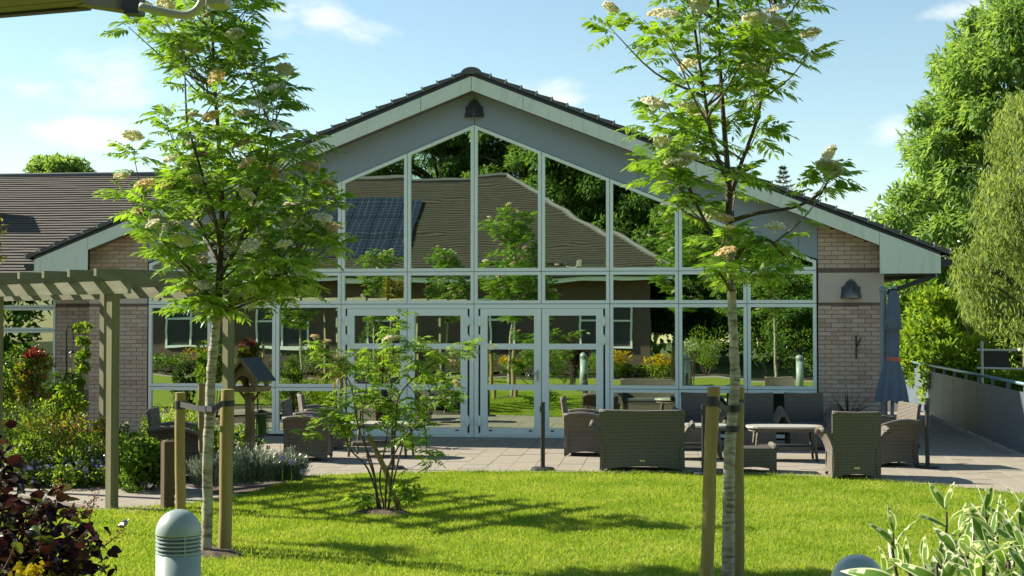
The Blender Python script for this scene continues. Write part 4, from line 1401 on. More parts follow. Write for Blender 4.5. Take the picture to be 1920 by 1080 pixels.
# blue-grey metal railing along the right edge
fe = empty('railing', (8.785, -2.5, 0), 0, 'long blue-grey panelled metal railing along the right side of the terrace', 'railing')
fd = np.array([9.30 - 8.75, 12.3 + 2.7]); fl = np.linalg.norm(fd); fd = fd / fl
fe.rotation_euler = (0, 0, math.atan2(fd[1], fd[0]))
for i in range(-4, 13):
    x0 = i * 1.25
    MB().box(x0 + 0.006, x0 + 1.244, -0.008, 0.008, 0.03, 0.97).build('panel', 'fence_blue', fe)
    p_ = MB().box(x0 - 0.025, x0 + 0.025, -0.055, -0.009, -0.02, 1.08).build('post', 'fence_blue', fe)
    MB().box(x0 + 0.05, x0 + 0.075, 0.008, 0.016, 0.25, 0.28).build('bolt', 'steel', p_)
    MB().box(x0 + 0.05, x0 + 0.075, 0.008, 0.016, 0.78, 0.81).build('bolt', 'steel', p_)
mb = MB(); mb.tube([(-5.0, 0.02, 1.10), (16.2, 0.02, 1.10)], 0.028, 10); mb.build('handrail', 'rail_teal', fe, smooth=True)

# white tube barrier beyond the railing
Wb = empty('tube_barrier', tuple(GR(1845, 760)), 0, 'cream tubular barrier with a dark board beyond the railing', 'barrier')
wd_ = 28.6
wb0 = np.array(Wb.location)
def wbp(x, y): return tuple(DP(x, y, wd_) - wb0)
mb = MB(); mb.tube([wbp(1841, 640), wbp(1842, 760)], 0.028, 8); mb.build('upright', 'pipe_white', Wb)
mb = MB(); mb.tube([wbp(1832, 656), wbp(1905, 657)], 0.022, 8); mb.build('rail', 'pipe_white', Wb)
mb = MB(); mb.tube([wbp(1832, 690), wbp(1925, 692)], 0.022, 8); mb.build('rail', 'pipe_white', Wb)
mb = MB(); mb.bar(DP(1840, 674, wd_ + 0.2) - wb0, DP(1892, 674, wd_ + 0.2) - wb0, 0.02, 0.36); mb.build('board', 'board_brown', Wb)

# bollard lights
bo = empty('bollard_light', (0, 0, 0), 0, '', 'bollard', 'domed bollard lights')
BR = 0.11
mb = MB(); mb.lathe([(BR, 0.0), (BR, 0.895)], 40); mb.build('column', 'bollard', bo, smooth=True)
dome = [(BR + 0.003, 0.987)] + [(BR * math.cos(a) + 0.003, 0.992 + 0.118 * math.sin(a)) for a in np.linspace(0, math.pi / 2 - 0.02, 14)]
mb = MB(); mb.lathe(dome, 40); mb.build('dome', 'bollard', bo, smooth=True)
mb = MB(); mb.lathe([(BR * 0.78, 0.89), (BR * 0.78, 0.99)], 32); mb.build('light_core', 'bollard_core', bo, smooth=True)
for i in range(5):
    z = 0.897 + i * 0.0195
    mb = MB(); mb.lathe([(BR * 0.80, z + 0.010), (BR + 0.002, z - 0.001), (BR + 0.002, z + 0.005), (BR * 0.80, z + 0.016)], 40); mb.build('louvre', 'bollard', bo, smooth=False)
for k in range(3):
    a = R(-62 + 120 * k)
    mb = MB(); mb.tube([(0.107 * math.cos(a), 0.107 * math.sin(a), 0.885), (0.107 * math.cos(a), 0.107 * math.sin(a), 0.995)], 0.004, 6); mb.build('strut', 'bollard', bo)
mb = MB(); mb.tube([(-0.075, -0.0815, 0.865), (-0.076, -0.0835, 0.865)], 0.004, 6); mb.build('screw', 'joint_black', bo)
q = DP(335, 955, 6.9); put(bo, q[0], q[1], R(8), 'grey domed bollard light in front of the left tree')
q2 = DP(1608, 1040, 5.9); put(copy_tree(bo), q2[0], q2[1], R(-8), 'grey domed bollard light cut off at the bottom right').location.z = q2[2] - 1.11
q3 = RF(1495, 650, -18.2); put(copy_tree(bo), q3[0], q3[1], 0, 'grey bollard light outside the frame, mirrored in the rightmost window')
for o_, zt_ in ((bo, q[2]),): o_.location.z = q[2] - 1.11

# ================================================================== STAKES, POSTS, BIRD TABLE
def stake(px_top, py_top, px_bot, dep, r, label, py_bot=None):
    base = DP(px_bot, py_bot, dep) if py_bot else None
    if base is None:
        yb = 605 + 2.03 * F / dep
        base = GR(px_bot, yb)
    top = DP(px_top, py_top, dep)
    o = empty('stake', tuple(base), 0, label, 'stake', 'round tree stakes')
    d = top - base
    pts_ = [tuple(d * t_ + np.array([0.004 * math.sin(t_ * 7), 0, 0])) for t_ in np.linspace(-0.04, 1, 9)]
    mb = MB(); mb.tube(pts_, [r * (1 + 0.03 * math.sin(k * 2.1)) for k in range(9)], 14, caps=False); mb.build('shaft', 'stake_wood', o, smooth=True)
    mb = MB(); mb.lathe([(r * 1.0, -0.012), (r * 0.96, 0.004), (r * 0.5, 0.008)], 14, tuple(d)); mb.build('cut_top', 'stake_wood', o)
    return o, base, top
s1, b1, t1 = stake(338, 737, 338, 12.75, 0.047, 'stake with a black belt left of the left tree, behind the bollard', None)
s2, b2, t2 = stake(427, 731, 421, 12.36, 0.058, 'thick stake standing right of the left tree trunk')
s3, b3, t3 = stake(1338, 727, 1323, 10.45, 0.050, 'leaning stake with a black belt left of the right tree')
s4, b4, t4 = stake(1384, 727, 1384, 10.95, 0.047, 'upright stake directly right of the right tree trunk')
sp_, _, _ = stake(378, 720, 378, 18.0, 0.042, 'slim wooden post standing in the bed behind the left tree')
sp_['category'] = 'post'
del sp_['group']

sl_ = empty('sleeper_post', tuple(GR(314, 951)), R(40), 'short dark brown timber post beside the path', 'post')
mb = MB(); mb.box(-0.06, 0.06, -0.06, 0.06, -0.02, 0.72); mb.build('timber', 'sleeper_wood', sl_, bevel=0.006)
mb = MB(); mb.add([(-0.062, -0.062, 0.722), (0.062, -0.062, 0.722), (0.062, 0.062, 0.722), (-0.062, 0.062, 0.722), (0, 0, 0.745)], [(0, 1, 4), (1, 2, 4), (2, 3, 4), (3, 0, 4), (3, 2, 1, 0)]); mb.build('cap', 'sleeper_wood', sl_)

bdep = 18.5
bb = DP(468, 605 + 2.03 * F / bdep, bdep)
bt_ = empty('bird_table', (bb[0], bb[1], 0), R(-14), 'wooden bird table with a dark pitched roof and arched openings', 'bird table')
def bz(py): return 2.03 - (py - 605) * bdep / F
mb = MB(); mb.box(-0.045, 0.045, -0.045, 0.045, -0.05, bz(737)); mb.build('post', 'bird_wood', bt_)
z0 = bz(734)
mb = MB(); mb.box(-0.20, 0.20, -0.20, 0.20, z0, z0 + 0.02); mb.build('tray', 'bird_wood', bt_)
for s in (-1, 1):
    mb = MB(); mb.box(*sorted((s * 0.185, s * 0.205)), -0.205, 0.205, z0 + 0.021, z0 + 0.07); mb.build('tray_rim', 'bird_wood', bt_)
    mb = MB(); mb.box(-0.183, 0.183, *sorted((s * 0.185, s * 0.205)), z0 + 0.021, z0 + 0.07); mb.build('tray_rim', 'bird_wood', bt_)
    mb = MB(); mb.bar((s * 0.03, 0, z0 - 0.14), (s * 0.15, 0, z0 - 0.005), 0.03, 0.03); mb.build('brace', 'bird_wood', bt_)
ze, zp = bz(708), bz(673)
for s in (-1, 1):                         # gable ends with arch (faces -y / +y)
    out = [(-0.18, z0 + 0.07), (-0.18, ze), (0, zp - 0.03), (0.18, ze), (0.18, z0 + 0.07)]
    inn = [(-0.12, z0 + 0.07)] + [(-0.12 * math.cos(a), ze - 0.10 + 0.13 * math.sin(a)) for a in np.linspace(0, math.pi, 11)] + [(0.12, z0 + 0.07)]
    poly = out + inn[::-1]
    mb = MB(); mb.prism_y(poly[::-1], s * 0.175 - 0.01, s * 0.175 + 0.01); mb.build('gable_end', 'bird_wood', bt_)
    # side walls with arch
    poly = [(-0.165, z0 + 0.07), (-0.165, ze), (0.165, ze), (0.165, z0 + 0.07)] + [(0.11, z0 + 0.07)] + [(0.11 * math.cos(a), ze - 0.13 + 0.09 * math.sin(a)) for a in np.linspace(0, math.pi, 9)] + [(-0.11, z0 + 0.07)]
    mb = MB(); mb.prism_x(poly, s * 0.17 - 0.009, s * 0.17 + 0.009); mb.build('side_wall', 'bird_wood', bt_)
    mb = MB(); mb.add([(0, -0.235, zp), (0, 0.235, zp), (s * 0.255, 0.235, ze - 0.05), (s * 0.255, -0.235, ze - 0.05),
                       (0, -0.235, zp + 0.02), (0, 0.235, zp + 0.02), (s * 0.262, 0.235, ze - 0.035), (s * 0.262, -0.235, ze - 0.035)],
                      [(0, 1, 2, 3), (7, 6, 5, 4), (0, 3, 7, 4), (1, 5, 6, 2), (3, 2, 6, 7)]); mb.build('roof_panel', 'felt_roof', bt_)
    mb = MB(); mb.bar((0, -0.242, zp - 0.005), (s * 0.255, -0.242, ze - 0.052), 0.014, 0.045); mb.build('barge_board', 'bird_wood', bt_)

fp = GR(126, 865)
fpo = empty('feeder_pole', (fp[0], fp[1], 0), 0, 'thin black bird feeder pole standing in the left bed', 'pole')
fdep = float((fp - CAM) @ FW)
fz = lambda py: 2.03 - (py - 605) * fdep / F
mb = MB(); mb.tube([(0, 0, -0.05), (-0.03, 0, fz(620))], 0.014, 8); mb.build('pole', 'black_metal', fpo)
mb = MB(); mb.tube(bez([(-0.03, 0, fz(622)), (0.0, 0, fz(612)), (0.06, 0, fz(616)), (0.09, 0, fz(640))], 5), 0.008, 6); mb.build('hook_arm', 'black_metal', fpo)
fz0 = (fp[0] + 0.075, fp[1] - 0.02)
fee = empty('bird_feeder', (fz0[0], fz0[1], fz(700)), 0, 'small tube of seed hanging from the black feeder pole', 'bird feeder')
hh = fz(662) - fz(700)
mb = MB(); mb.lathe([(0.03, 0), (0.03, hh)], 14); mb.build('seed_tube', 'seed', fee)
mb = MB(); mb.lathe([(0.055, hh), (0.03, hh + 0.025), (0.008, hh + 0.04)], 14); mb.build('lid', 'black_metal', fee)
mb = MB(); mb.lathe([(0.05, -0.012), (0.05, 0.0)], 14); mb.build('perch_tray', 'black_metal', fee)
mb = MB(); mb.tube([(0, 0, hh + 0.03), (0.01, 0.02, fz(640) - fz(700))], 0.004, 6); mb.build('hanger', 'black_metal', fee)
fc = DP(490, 795, 18.4)
cg = empty('feeder_cage', (fc[0], fc[1], fc[2] - 0.14), 0, 'wire cage bird feeder hanging beside the bird table post', 'bird feeder')
mb = MB(); mb.lathe([(0.06, 0.0), (0.06, 0.26)], 12); mb.build('feed_block', 'dark_leaf', cg)
for k in range(12):
    a = 2 * math.pi * k / 12
    mb = MB(); mb.tube([(0.09 * math.cos(a), 0.09 * math.sin(a), -0.02), (0.09 * math.cos(a), 0.09 * math.sin(a), 0.29)], 0.004, 5); mb.build('cage_wire', 'black_metal', cg)
mb = MB(); mb.lathe([(0.095, 0.28), (0.095, 0.30), (0.02, 0.33)], 14); mb.build('cage_lid', 'black_metal', cg)
mb = MB(); mb.lathe([(0.095, -0.03), (0.095, -0.01)], 14); mb.build('cage_floor', 'black_metal', cg)
mb = MB(); mb.tube([(0, 0, 0.32), (-0.08, 0.05, 0.52)], 0.005, 6); mb.build('hanger', 'black_metal', cg)

# ================================================================== VEGETATION
def twig_mesh(paths, name, mat, parent, n=5):
    mb = MB()
    for pts_, ra, rb in paths:
        k_ = len(pts_)
        mb.tube(pts_, [ra + (rb - ra) * i / (k_ - 1) for i in range(k_)], n, caps=False)
    o = mb.build(name, mat, parent, smooth=True)
    return o


def flower_mesh(name, mat, r=0.07, n=150):
    a = rng.uniform(0, 2 * np.pi, n)
    q = np.sqrt(rng.uniform(0, 1, n))
    c = np.column_stack([r * q * np.cos(a), r * q * np.sin(a), 0.35 * r * (1 - q * q) + rng.uniform(-0.006, 0.006, n) + 0.02])
    up = norm(np.column_stack([c[:, 0] * 4, c[:, 1] * 4, np.full(n, 0.25)]) + rng.normal(size=(n, 3)) * 0.25)
    d = norm(np.cross(up, rdir(n)))
    v, f = leaf_arrays(c - d * 0.010, d, up, 0.021, 0.019, 0.1)
    g_ = np.linspace(0, 2 * np.pi, 15)
    cu = []
    for i_ in range(14):
        for (q0, q1) in ((0.0, 0.5), (0.5, 0.92)):
            cu += [[r * q_ * math.cos(a_), r * q_ * math.sin(a_), 0.35 * r * (1 - q_ * q_) + 0.012] for q_, a_ in ((q0 + 1e-3, g_[i_]), (q1, g_[i_]), (q1, g_[i_ + 1]), (q0 + 1e-3, g_[i_ + 1]))]
    v = np.concatenate([v, np.array(cu)])
    # pale stalks under the head
    m_ = 14
    b = np.zeros((m_, 3)); b[:, 2] = -0.03
    e = c[:m_]
    v2, f2 = leaf_arrays(b, e - b, rdir(m_), np.linalg.norm(e - b, axis=1), 0.003)
    v = np.concatenate([v, v2])
    return np_mesh(name, v, np.arange(len(v)).reshape(-1, 4), mat)


FLOWER_W = [flower_mesh('flower_head_white', 'white_bloom', 0.075, 170), flower_mesh('flower_head_cream', 'white_bloom', 0.06, 120)]
FLOWER_B = [flower_mesh('flower_head_blush', 'blush_bloom', 0.065, 130)]


def rowan(base, dep, trunk_px, leaders_px, env, ntips, label, fl=0.30, extra=(), depth_k=1.0, leafL=(0.20, 0.285), trunk_r=0.043, low_r=0.038, seedv=1, group=None, weight=None):
    o = empty('rowan_tree', tuple(base), 0, label, 'tree', group)
    b0 = np.array(base)
    W_ = lambda x, y, dd=0.0: DP(x, y, dep + dd) - b0
    tr = [np.array([0, 0, -0.05]), np.array([0, 0, 0.02])] + [W_(x, y) for x, y in trunk_px]
    tp = bez(tr, 6)
    rad = [trunk_r * 1.15 - (trunk_r * 1.15 - low_r) * min(1, i / len(tp) * 1.1) + 0.003 * math.sin(i * 1.9) + (0.02 if i < 2 else 0) for i in range(len(tp))]
    mb = MB(); mb.tube(tp, rad, 16, caps=False)
    vv = np.array(mb.v); vv += rng.normal(size=vv.shape) * 0.0022; mb.v = [tuple(p) for p in vv]
    mb.build('trunk', 'bark_white', o, smooth=True)
    LP = []
    for li, lp in enumerate(leaders_px):
        pts_ = bez([W_(x, y, dd) for x, y, dd in lp], 6)
        r0 = low_r * (0.95 if li == 0 else 0.62)
        rr = [r0 + (0.008 - r0) * (i / (len(pts_) - 1)) ** 0.8 for i in range(len(pts_))]
        mb = MB(); mb.tube(pts_, rr, 9, caps=False); mb.build('limb', 'bark_brown', o, smooth=True)
        LP += [p for p in pts_]
    LP = np.array(LP)
    ys = np.array([e[0] for e in env]); xl = np.array([e[1] for e in env]); xr = np.array([e[2] for e in env])
    tips = []
    tries = 0
    while len(tips) < ntips and tries < 20000:
        tries += 1
        y = rng.uniform(ys[0], ys[-1])
        if weight is not None and rng.random() > np.interp(y, ys, weight): continue
        a, b = np.interp(y, ys, xl), np.interp(y, ys, xr)
        u_ = rng.uniform(-1, 1); w_ = rng.uniform(-1, 1)
        if u_ * u_ + w_ * w_ > 1 or (u_ * u_ + w_ * w_ < 0.12 and rng.random() < 0.6): continue
        hwm = (b - a) / 2 * dep / F
        p = W_((a + b) / 2 + u_ * (b - a) / 2 * 0.90, y, w_ * hwm * depth_k)
        if tips and min(np.linalg.norm(p - q) for q in tips) < 0.17: continue
        tips.append(p)
    for (x, y, dd) in extra: tips.append(W_(x, y, dd))
    paths, lb, ld, ln, lL = [], [], [], [], []
    for i, tpnt in enumerate(tips):
        dist = np.linalg.norm((LP - tpnt)[:, :2], axis=1)
        below = LP[:, 2] < tpnt[2] - 0.15 - 0.45 * np.minimum(dist, 1.2)
        cost = np.linalg.norm(LP - tpnt, axis=1) + np.where(below, 0, 5)
        s_ = LP[int(np.argmin(cost))]
        L_ = np.linalg.norm(tpnt - s_)
        mid = s_ * 0.5 + tpnt * 0.5 + np.array([0, 0, -0.08 * L_]) + rng.normal(size=3) * 0.03 * L_
        pth = bez([s_, mid, tpnt], 4)
        paths.append((pth, min(0.016, 0.004 + 0.010 * L_), 0.003))
        axis = norm(tpnt - mid)
        m_ = rng.integers(6, 9)
        ph = rng.uniform(0, 6.28)
        for k_ in range(m_):
            aa = ph + 2.4 * k_
            rad_ = np.array([math.cos(aa), math.sin(aa), 0])
            d_ = rad_ * 1.0 + np.array([0, 0, rng.uniform(-0.35, 0.95)]) + axis * 0.3
            lb.append(tpnt + rng.normal(size=3) * 0.012 - axis * rng.uniform(0, 0.07)); ld.append(d_); ln.append([0, 0, 1.0]); lL.append(rng.uniform(*leafL))
        for k_ in range(rng.integers(2, 5)):
            t_ = rng.uniform(0.45, 0.95)
            q = pth[int(t_ * (len(pth) - 1))]
            aa = rng.uniform(0, 6.28)
            lb.append(q + rng.normal(size=3) * 0.01); ld.append([math.cos(aa), math.sin(aa), rng.uniform(-0.2, 0.5)]); ln.append([0, 0, 1.0]); lL.append(rng.uniform(*leafL) * 0.95)
        if rng.random() < fl * (1.9 if tpnt @ FW < np.mean([q @ FW for q in tips]) else 0.6) or i >= ntips:
            me = FLOWER_W[rng.integers(0, 2)] if rng.random() < 0.8 else FLOWER_B[0]
            s__ = rng.uniform(1.05, 1.5)
            inst('flower_head', me, tuple(tpnt + np.array([0, 0, 0.115]) - FW * 0.04), o, (s__, s__, s__), (rng.normal() * 0.3, rng.normal() * 0.3, rng.uniform(0, 6)))
    tag(twig_mesh(paths, 'twigs', 'bark_grey', o), kind='stuff')
    tag(compound('foliage', np.array(lb), np.array(ld), np.array(ln) + rng.normal(size=(len(lb), 3)) * 0.25, np.array(lL), 'rowan_leaf', o, pairs=6, lw=0.30, ll=0.38), kind='stuff')
    return o


LB = GR(387, 1037)
env_l = [(-70, 340, 480), (0, 300, 512), (40, 240, 515), (100, 240, 520), (150, 270, 555), (200, 275, 585), (250, 258, 600), (300, 235, 640), (350, 215, 640), (400, 212, 640), (450, 220, 650), (500, 280, 640), (545, 310, 590), (575, 340, 480)]
wl_ = [0.5, 0.55, 0.55, 0.55, 0.6, 0.7, 0.9, 1, 1, 1, 1, 1, 0.9, 0.6]
tree_l = rowan(LB, 12.25, [(389, 940), (389, 860), (393, 780), (396, 700), (402, 640), (408, 590)],
      [[(408, 590, 0), (412, 500, 0.02), (416, 400, 0), (411, 280, -0.02), (404, 180, 0), (399, 80, 0.03), (398, -60, 0)],
       [(408, 592, 0), (450, 560, -0.1), (500, 530, -0.2), (560, 470, -0.3)], [(406, 585, 0), (370, 520, 0.1), (320, 470, 0.2), (270, 400, 0.1)],
       [(412, 520, 0), (455, 440, -0.3), (490, 330, -0.4), (510, 240, -0.3)], [(412, 500, 0), (375, 420, 0.35), (340, 300, 0.4)],
       [(414, 470, 0), (405, 420, -0.5), (380, 330, -0.7), (350, 230, -0.6)], [(414, 430, 0), (440, 380, 0.5), (470, 280, 0.6)]],
      env_l, 100, 'tall young rowan in cream flower at the left, tied between two stakes', 0.46,
      extra=[(240, 50, 0), (535, 160, -0.1), (250, 285, 0.1), (625, 455, -0.2), (232, 360, -.1), (330, 330, -0.5), (400, 250, -0.6), (460, 245, -0.5), (580, 345, -0.2), (520, 195, 0), (430, 65, 0)], weight=wl_)
RB = GR(1364, 605 + 2.03 * F / 10.7)
env_r = [(-150, 1230, 1520), (-60, 1160, 1580), (0, 1130, 1600), (60, 1115, 1590), (110, 1130, 1570), (160, 1155, 1480), (210, 1175, 1470), (260, 1185, 1440), (310, 1195, 1420), (360, 1215, 1440), (410, 1250, 1440), (460, 1290, 1480), (510, 1330, 1520), (545, 1340, 1470)]
wr_ = [0.8, 1, 1, 1, 0.9, 0.7, 0.6, 0.6, 0.55, 0.45, 0.3, 0.45, 0.6, 0.4]
tree_r = rowan(RB, 10.7, [(1366, 1010), (1366, 930), (1368, 850), (1372, 790), (1378, 720), (1376, 650), (1373, 580), (1370, 500), (1367, 420)],
      [[(1367, 420, 0), (1366, 340, 0), (1358, 240, 0.05), (1350, 120, 0.05), (1346, 0, 0), (1344, -140, 0)],
       [(1366, 345, 0), (1338, 270, -0.15), (1318, 160, -0.2), (1298, 20, -0.25), (1285, -90, -0.2)], [(1367, 370, 0), (1392, 300, 0.1), (1420, 220, 0.15), (1440, 110, 0.2), (1460, -40, 0.2)],
       [(1368, 415, 0), (1420, 400, -0.1), (1490, 388, -0.1), (1535, 365, -0.1), (1555, 335, -0.1)], [(1370, 480, 0), (1330, 430, -0.2), (1290, 350, -0.3), (1250, 290, -0.3)],
       [(1370, 500, 0), (1400, 460, -0.3), (1440, 450, -0.4), (1470, 480, -0.4)], [(1372, 545, 0), (1355, 520, -0.35), (1340, 505, -0.45)]],
      env_r, 56, 'tall white-barked rowan in cream flower at the right, tied between two stakes', 0.48,
      extra=[(1556, 322, -0.1), (1550, 350, -0.15), (1268, 345, -0.3), (1240, 300, -0.3), (1225, 232, -0.2), (1142, 50, -0.2), (1362, 508, -0.5), (1450, 462, -0.4), (1310, 45, -0.4), (1455, 55, -0.3), (1290, 330, -0.35)], weight=wr_, trunk_r=0.046, low_r=0.031)
for pt, z in ((LB, 'bare soil round the foot of the left rowan'), (RB, 'bare soil round the foot of the right rowan')): soil_patch(pt[0], pt[1], 0.34, z)

# black belts holding the trees to the stakes
def belt(pts_, label, wide=0.05):
    o = empty('tree_tie', tuple(pts_[0]), 0, label, 'strap', 'black tree ties')
    P_ = [np.array(p) - np.array(pts_[0]) for p in pts_]
    for a, b in zip(P_[:-1], P_[1:]):
        mb = MB(); mb.bar(a, b, 0.008, wide); mb.build('belt', 'rubber', o)
    return o
def cuff(o, c, r, w=0.06, tilt=0.0):
    c = np.array(c) - np.array(o.location)
    mb = MB(); mb.lathe([(r, -w / 2), (r, w / 2)], 18, tuple(c)); mb.build('cuff', 'rubber', o, smooth=False)
za = 757
bl = belt([DP(338, 758, 12.70), DP(372, 766, 12.33), DP(398, 767, 12.13), DP(418, 757, 12.24)], 'black belt tying the left rowan to its two stakes')
cuff(bl, DP(338, 759, 12.75), 0.051, 0.075); cuff(bl, DP(393, 767, 12.25), 0.050, 0.06); cuff(bl, DP(427, 756, 12.36), 0.0615, 0.05)
br_ = belt([DP(1348, 757, 10.42), DP(1362, 769, 10.55), DP(1392, 758, 10.90)], 'black belt tying the right rowan to its two stakes')
cuff(br_, DP(1336, 752, 10.45), 0.054, 0.075); cuff(br_, DP(1376, 766, 10.7), 0.057, 0.05); cuff(br_, DP(1374, 804, 10.7), 0.056, 0.045); cuff(br_, DP(1384, 752, 10.95), 0.051, 0.03)

# ---- multi-stemmed sapling in the middle of the lawn
sb_ = GR(718, 960)
sp = empty('sapling', tuple(sb_), 0, 'loose multi-stemmed flowering sapling in the middle of the lawn', 'tree')
W_ = lambda x, y, dd=0.0: DP(x, y, 14.87 + dd) - sb_
stems = [[(712, 962, 0), (703, 900, 0), (688, 850, -.1), (680, 780, -.1), (690, 700, -.2), (692, 660, -.2)], [(722, 962, 0), (712, 900, .1), (725, 820, .1), (733, 740, 0), (737, 660, 0), (738, 605, 0)],
         [(728, 960, 0), (735, 890, 0), (742, 800, -.1), (750, 740, -.1), (800, 690, -.2), (850, 668, -.2), (893, 652, -.2)], [(716, 960, 0), (690, 880, .1), (655, 840, .2), (640, 790, .2), (600, 780, .2), (575, 800, .2)],
         [(708, 960, 0), (700, 880, -.2), (672, 800, -.3), (660, 730, -.3), (640, 690, -.3), (605, 650, -.3)], [(726, 960, 0), (748, 860, .2), (775, 780, .3), (815, 735, .4), (855, 735, .4)],
         [(722, 962, 0), (728, 880, -.3), (760, 820, -.4), (795, 800, -.4), (800, 845, -.5)], [(712, 962, 0), (700, 930, .2), (672, 925, .2)], [(724, 962, 0), (755, 935, -.2), (765, 910, -.2)]]
clus = [(600, 650, -.3), (585, 668, -.3), (622, 675, -.3), (650, 690, -.3), (690, 665, -.2), (692, 705, -.2), (737, 600, 0), (735, 632, 0), (738, 660, 0), (715, 690, 0), (770, 640, 0), (778, 680, -.1), (815, 660, -.2), (850, 665, -.2), (895, 650, -.2),
        (760, 710, -.1), (800, 715, .2), (835, 728, .4), (858, 745, .4), (815, 750, .3), (680, 745, -.1), (722, 725, 0), (750, 745, .1), (640, 785, .2), (605, 785, .2), (580, 805, .2), (625, 765, .2), (655, 810, .2), (772, 775, .2),
        (800, 790, -.4), (780, 825, -.4), (802, 850, -.5), (702, 800, -.3), (740, 785, -.1), (660, 735, -.3), (670, 770, -.2), (715, 765, 0), (785, 745, -.2), (830, 700, .1), (640, 800, .2), (765, 910, -.2), (772, 925, -.2), (672, 925, .2), (680, 942, .2), (745, 825, .1), (790, 765, 0), (700, 735, .2), (675, 690, .1), (755, 665, .2)]
LPs = []
for s_ in stems:
    pts_ = bez([W_(*q) for q in s_], 6)
    LPs += [p for p in pts_[6:]]
    mb = MB(); mb.tube(pts_, [0.012 + (0.003 - 0.012) * i / (len(pts_) - 1) for i in range(len(pts_))], 7, caps=False); mb.build('stem', 'bark_brown', sp, smooth=True)
mb = MB(); mb.tube([W_(752, 962), W_(722, 880, .05), W_(690, 815, .1)], [0.034, 0.03, 0.028], 10); mb.build('old_stem', 'stake_wood', sp, smooth=True)
LPs = np.array(LPs)
paths, lb, ld, lL = [], [], [], []
for q in clus:
    c_ = W_(*q) + rng.normal(size=3) * 0.02
    s_ = LPs[int(np.argmin(np.linalg.norm(LPs - c_, axis=1)))]
    paths.append(([s_, (s_ + c_) / 2 + np.array([0, 0, 0.02]), c_], 0.005, 0.003))
    for k_ in range(rng.integers(11, 17)):
        aa = rng.uniform(0, 6.28)
        lb.append(c_ + rng.normal(size=3) * 0.05); ld.append([math.cos(aa), math.sin(aa), rng.uniform(-0.4, 0.6)]); lL.append(rng.uniform(0.12, 0.18))
tag(twig_mesh(paths, 'twigs', 'bark_brown', sp), kind='stuff')
tag(compound('foliage', np.array(lb), np.array(ld), np.array([[0, 0, 1.0]] * len(lb)) + rng.normal(size=(len(lb), 3)) * 0.3, np.array(lL), 'sapling_leaf', sp, pairs=4, lw=0.36, ll=0.40), kind='stuff')
for (x, y, dd, me, s_) in ((590, 634, -.3, FLOWER_B[0], 0.8), (612, 643, -.3, FLOWER_B[0], 0.8), (733, 640, -.12, FLOWER_W[0], 1.25), (845, 682, 0, FLOWER_B[0], 0.9), (855, 722, .3, FLOWER_B[0], 1.0), (925, 652, -.2, FLOWER_W[1], 0.8), (800, 700, 0, FLOWER_B[0], 0.9)):
    inst('flower_head', me, tuple(W_(x, y, dd)), sp, (s_,) * 3, (rng.normal() * 0.3, rng.normal() * 0.3, 0))
soil_patch(sb_[0], sb_[1] - 0.02, 0.30, 'bare soil round the foot of the sapling')


# ---- generic shrubs and trees built of clumps of leaves
def clump_points(cs, rs, n, flat=1.0):
    """n points spread through spherical clumps, more at the outside"""
    k_ = rng.integers(0, len(cs), n)
    d = rdir(n)
    q = rng.uniform(0.35, 1.0, n) ** 0.6
    return cs[k_] + d * (rs[k_] * q)[:, None] * np.array([1, 1, flat]), d


def shrub(name, px, ytop, dep, hw, label, mats, n=2600, L=0.06, W=0.03, cat='shrub', group=None, droop=0.0, upright=0.35, nclump=None, py0=None, depth_r=None, stems=True, ground_z=0.0, bot=None):
    """mats: [(material, share, top_only)]"""
    yb = 605 + 2.03 * F / dep
    base = GR(px, yb)
    o = empty(name, (base[0], base[1], 0), 0, label, cat, group)
    H = 2.03 - (ytop - 605) * dep / F
    zlo = 0.0 if bot is None else 2.03 - (bot - 605) * dep / F
    R_ = hw * dep / F
    Ry = depth_r or R_ * 0.85
    nc = nclump or 16
    cs, rs = [], []
    for i in range(nc):
        a = rng.uniform(0, 2 * np.pi); q = math.sqrt(rng.uniform(0, 1)) * 0.78
        zc = zlo + (H - zlo) * rng.uniform(0.18, 0.84)
        sh = math.sqrt(max(0.15, 1 - ((zc - zlo) / (H - zlo) - 0.35) ** 2 * 1.6))
        cs.append([R_ * q * sh * math.cos(a), Ry * q * sh * math.sin(a), zc]); rs.append(min(R_, (H - zlo)) * rng.uniform(0.24, 0.42))
    cs, rs = np.array(cs), np.array(rs)
    P_, D_ = clump_points(cs, rs, n)
    P_[:, 2] = np.clip(P_[:, 2], 0.01, H * 1.03)
    d = D_ * 0.8 + rdir(n) * 0.6 + np.array([0, 0, upright - droop])
    nr = D_ + np.array([0, 0, 0.8]) + rdir(n) * 0.5
    i0 = 0
    r_ = rng.random(n)
    acc = 0
    zr_ = (P_[:, 2] - zlo) / (H - zlo)
    for (m_, share, toponly) in mats:
        if toponly: msk = (zr_ > toponly) & (r_ >= 0)
        else: msk = (r_ >= acc) & (r_ < acc + share); acc += share
        if toponly: r_ = np.where(msk, -1, r_)
        if not msk.any(): continue
        s_ = rng.uniform(0.75, 1.25, msk.sum())
        tag(leaves('foliage', P_[msk], d[msk], nr[msk], L * s_, W * s_, m_, o), kind='stuff')
    if stems:
        paths = []
        for c_ in cs[:10]:
            paths.append((bez([np.array([c_[0] * 0.2, c_[1] * 0.2, -0.05]), c_ * np.array([0.7, 0.7, 0.5]), c_], 3), 0.012, 0.004))
        tag(twig_mesh(paths, 'stems', 'bark_brown', o), kind='stuff')
    return o


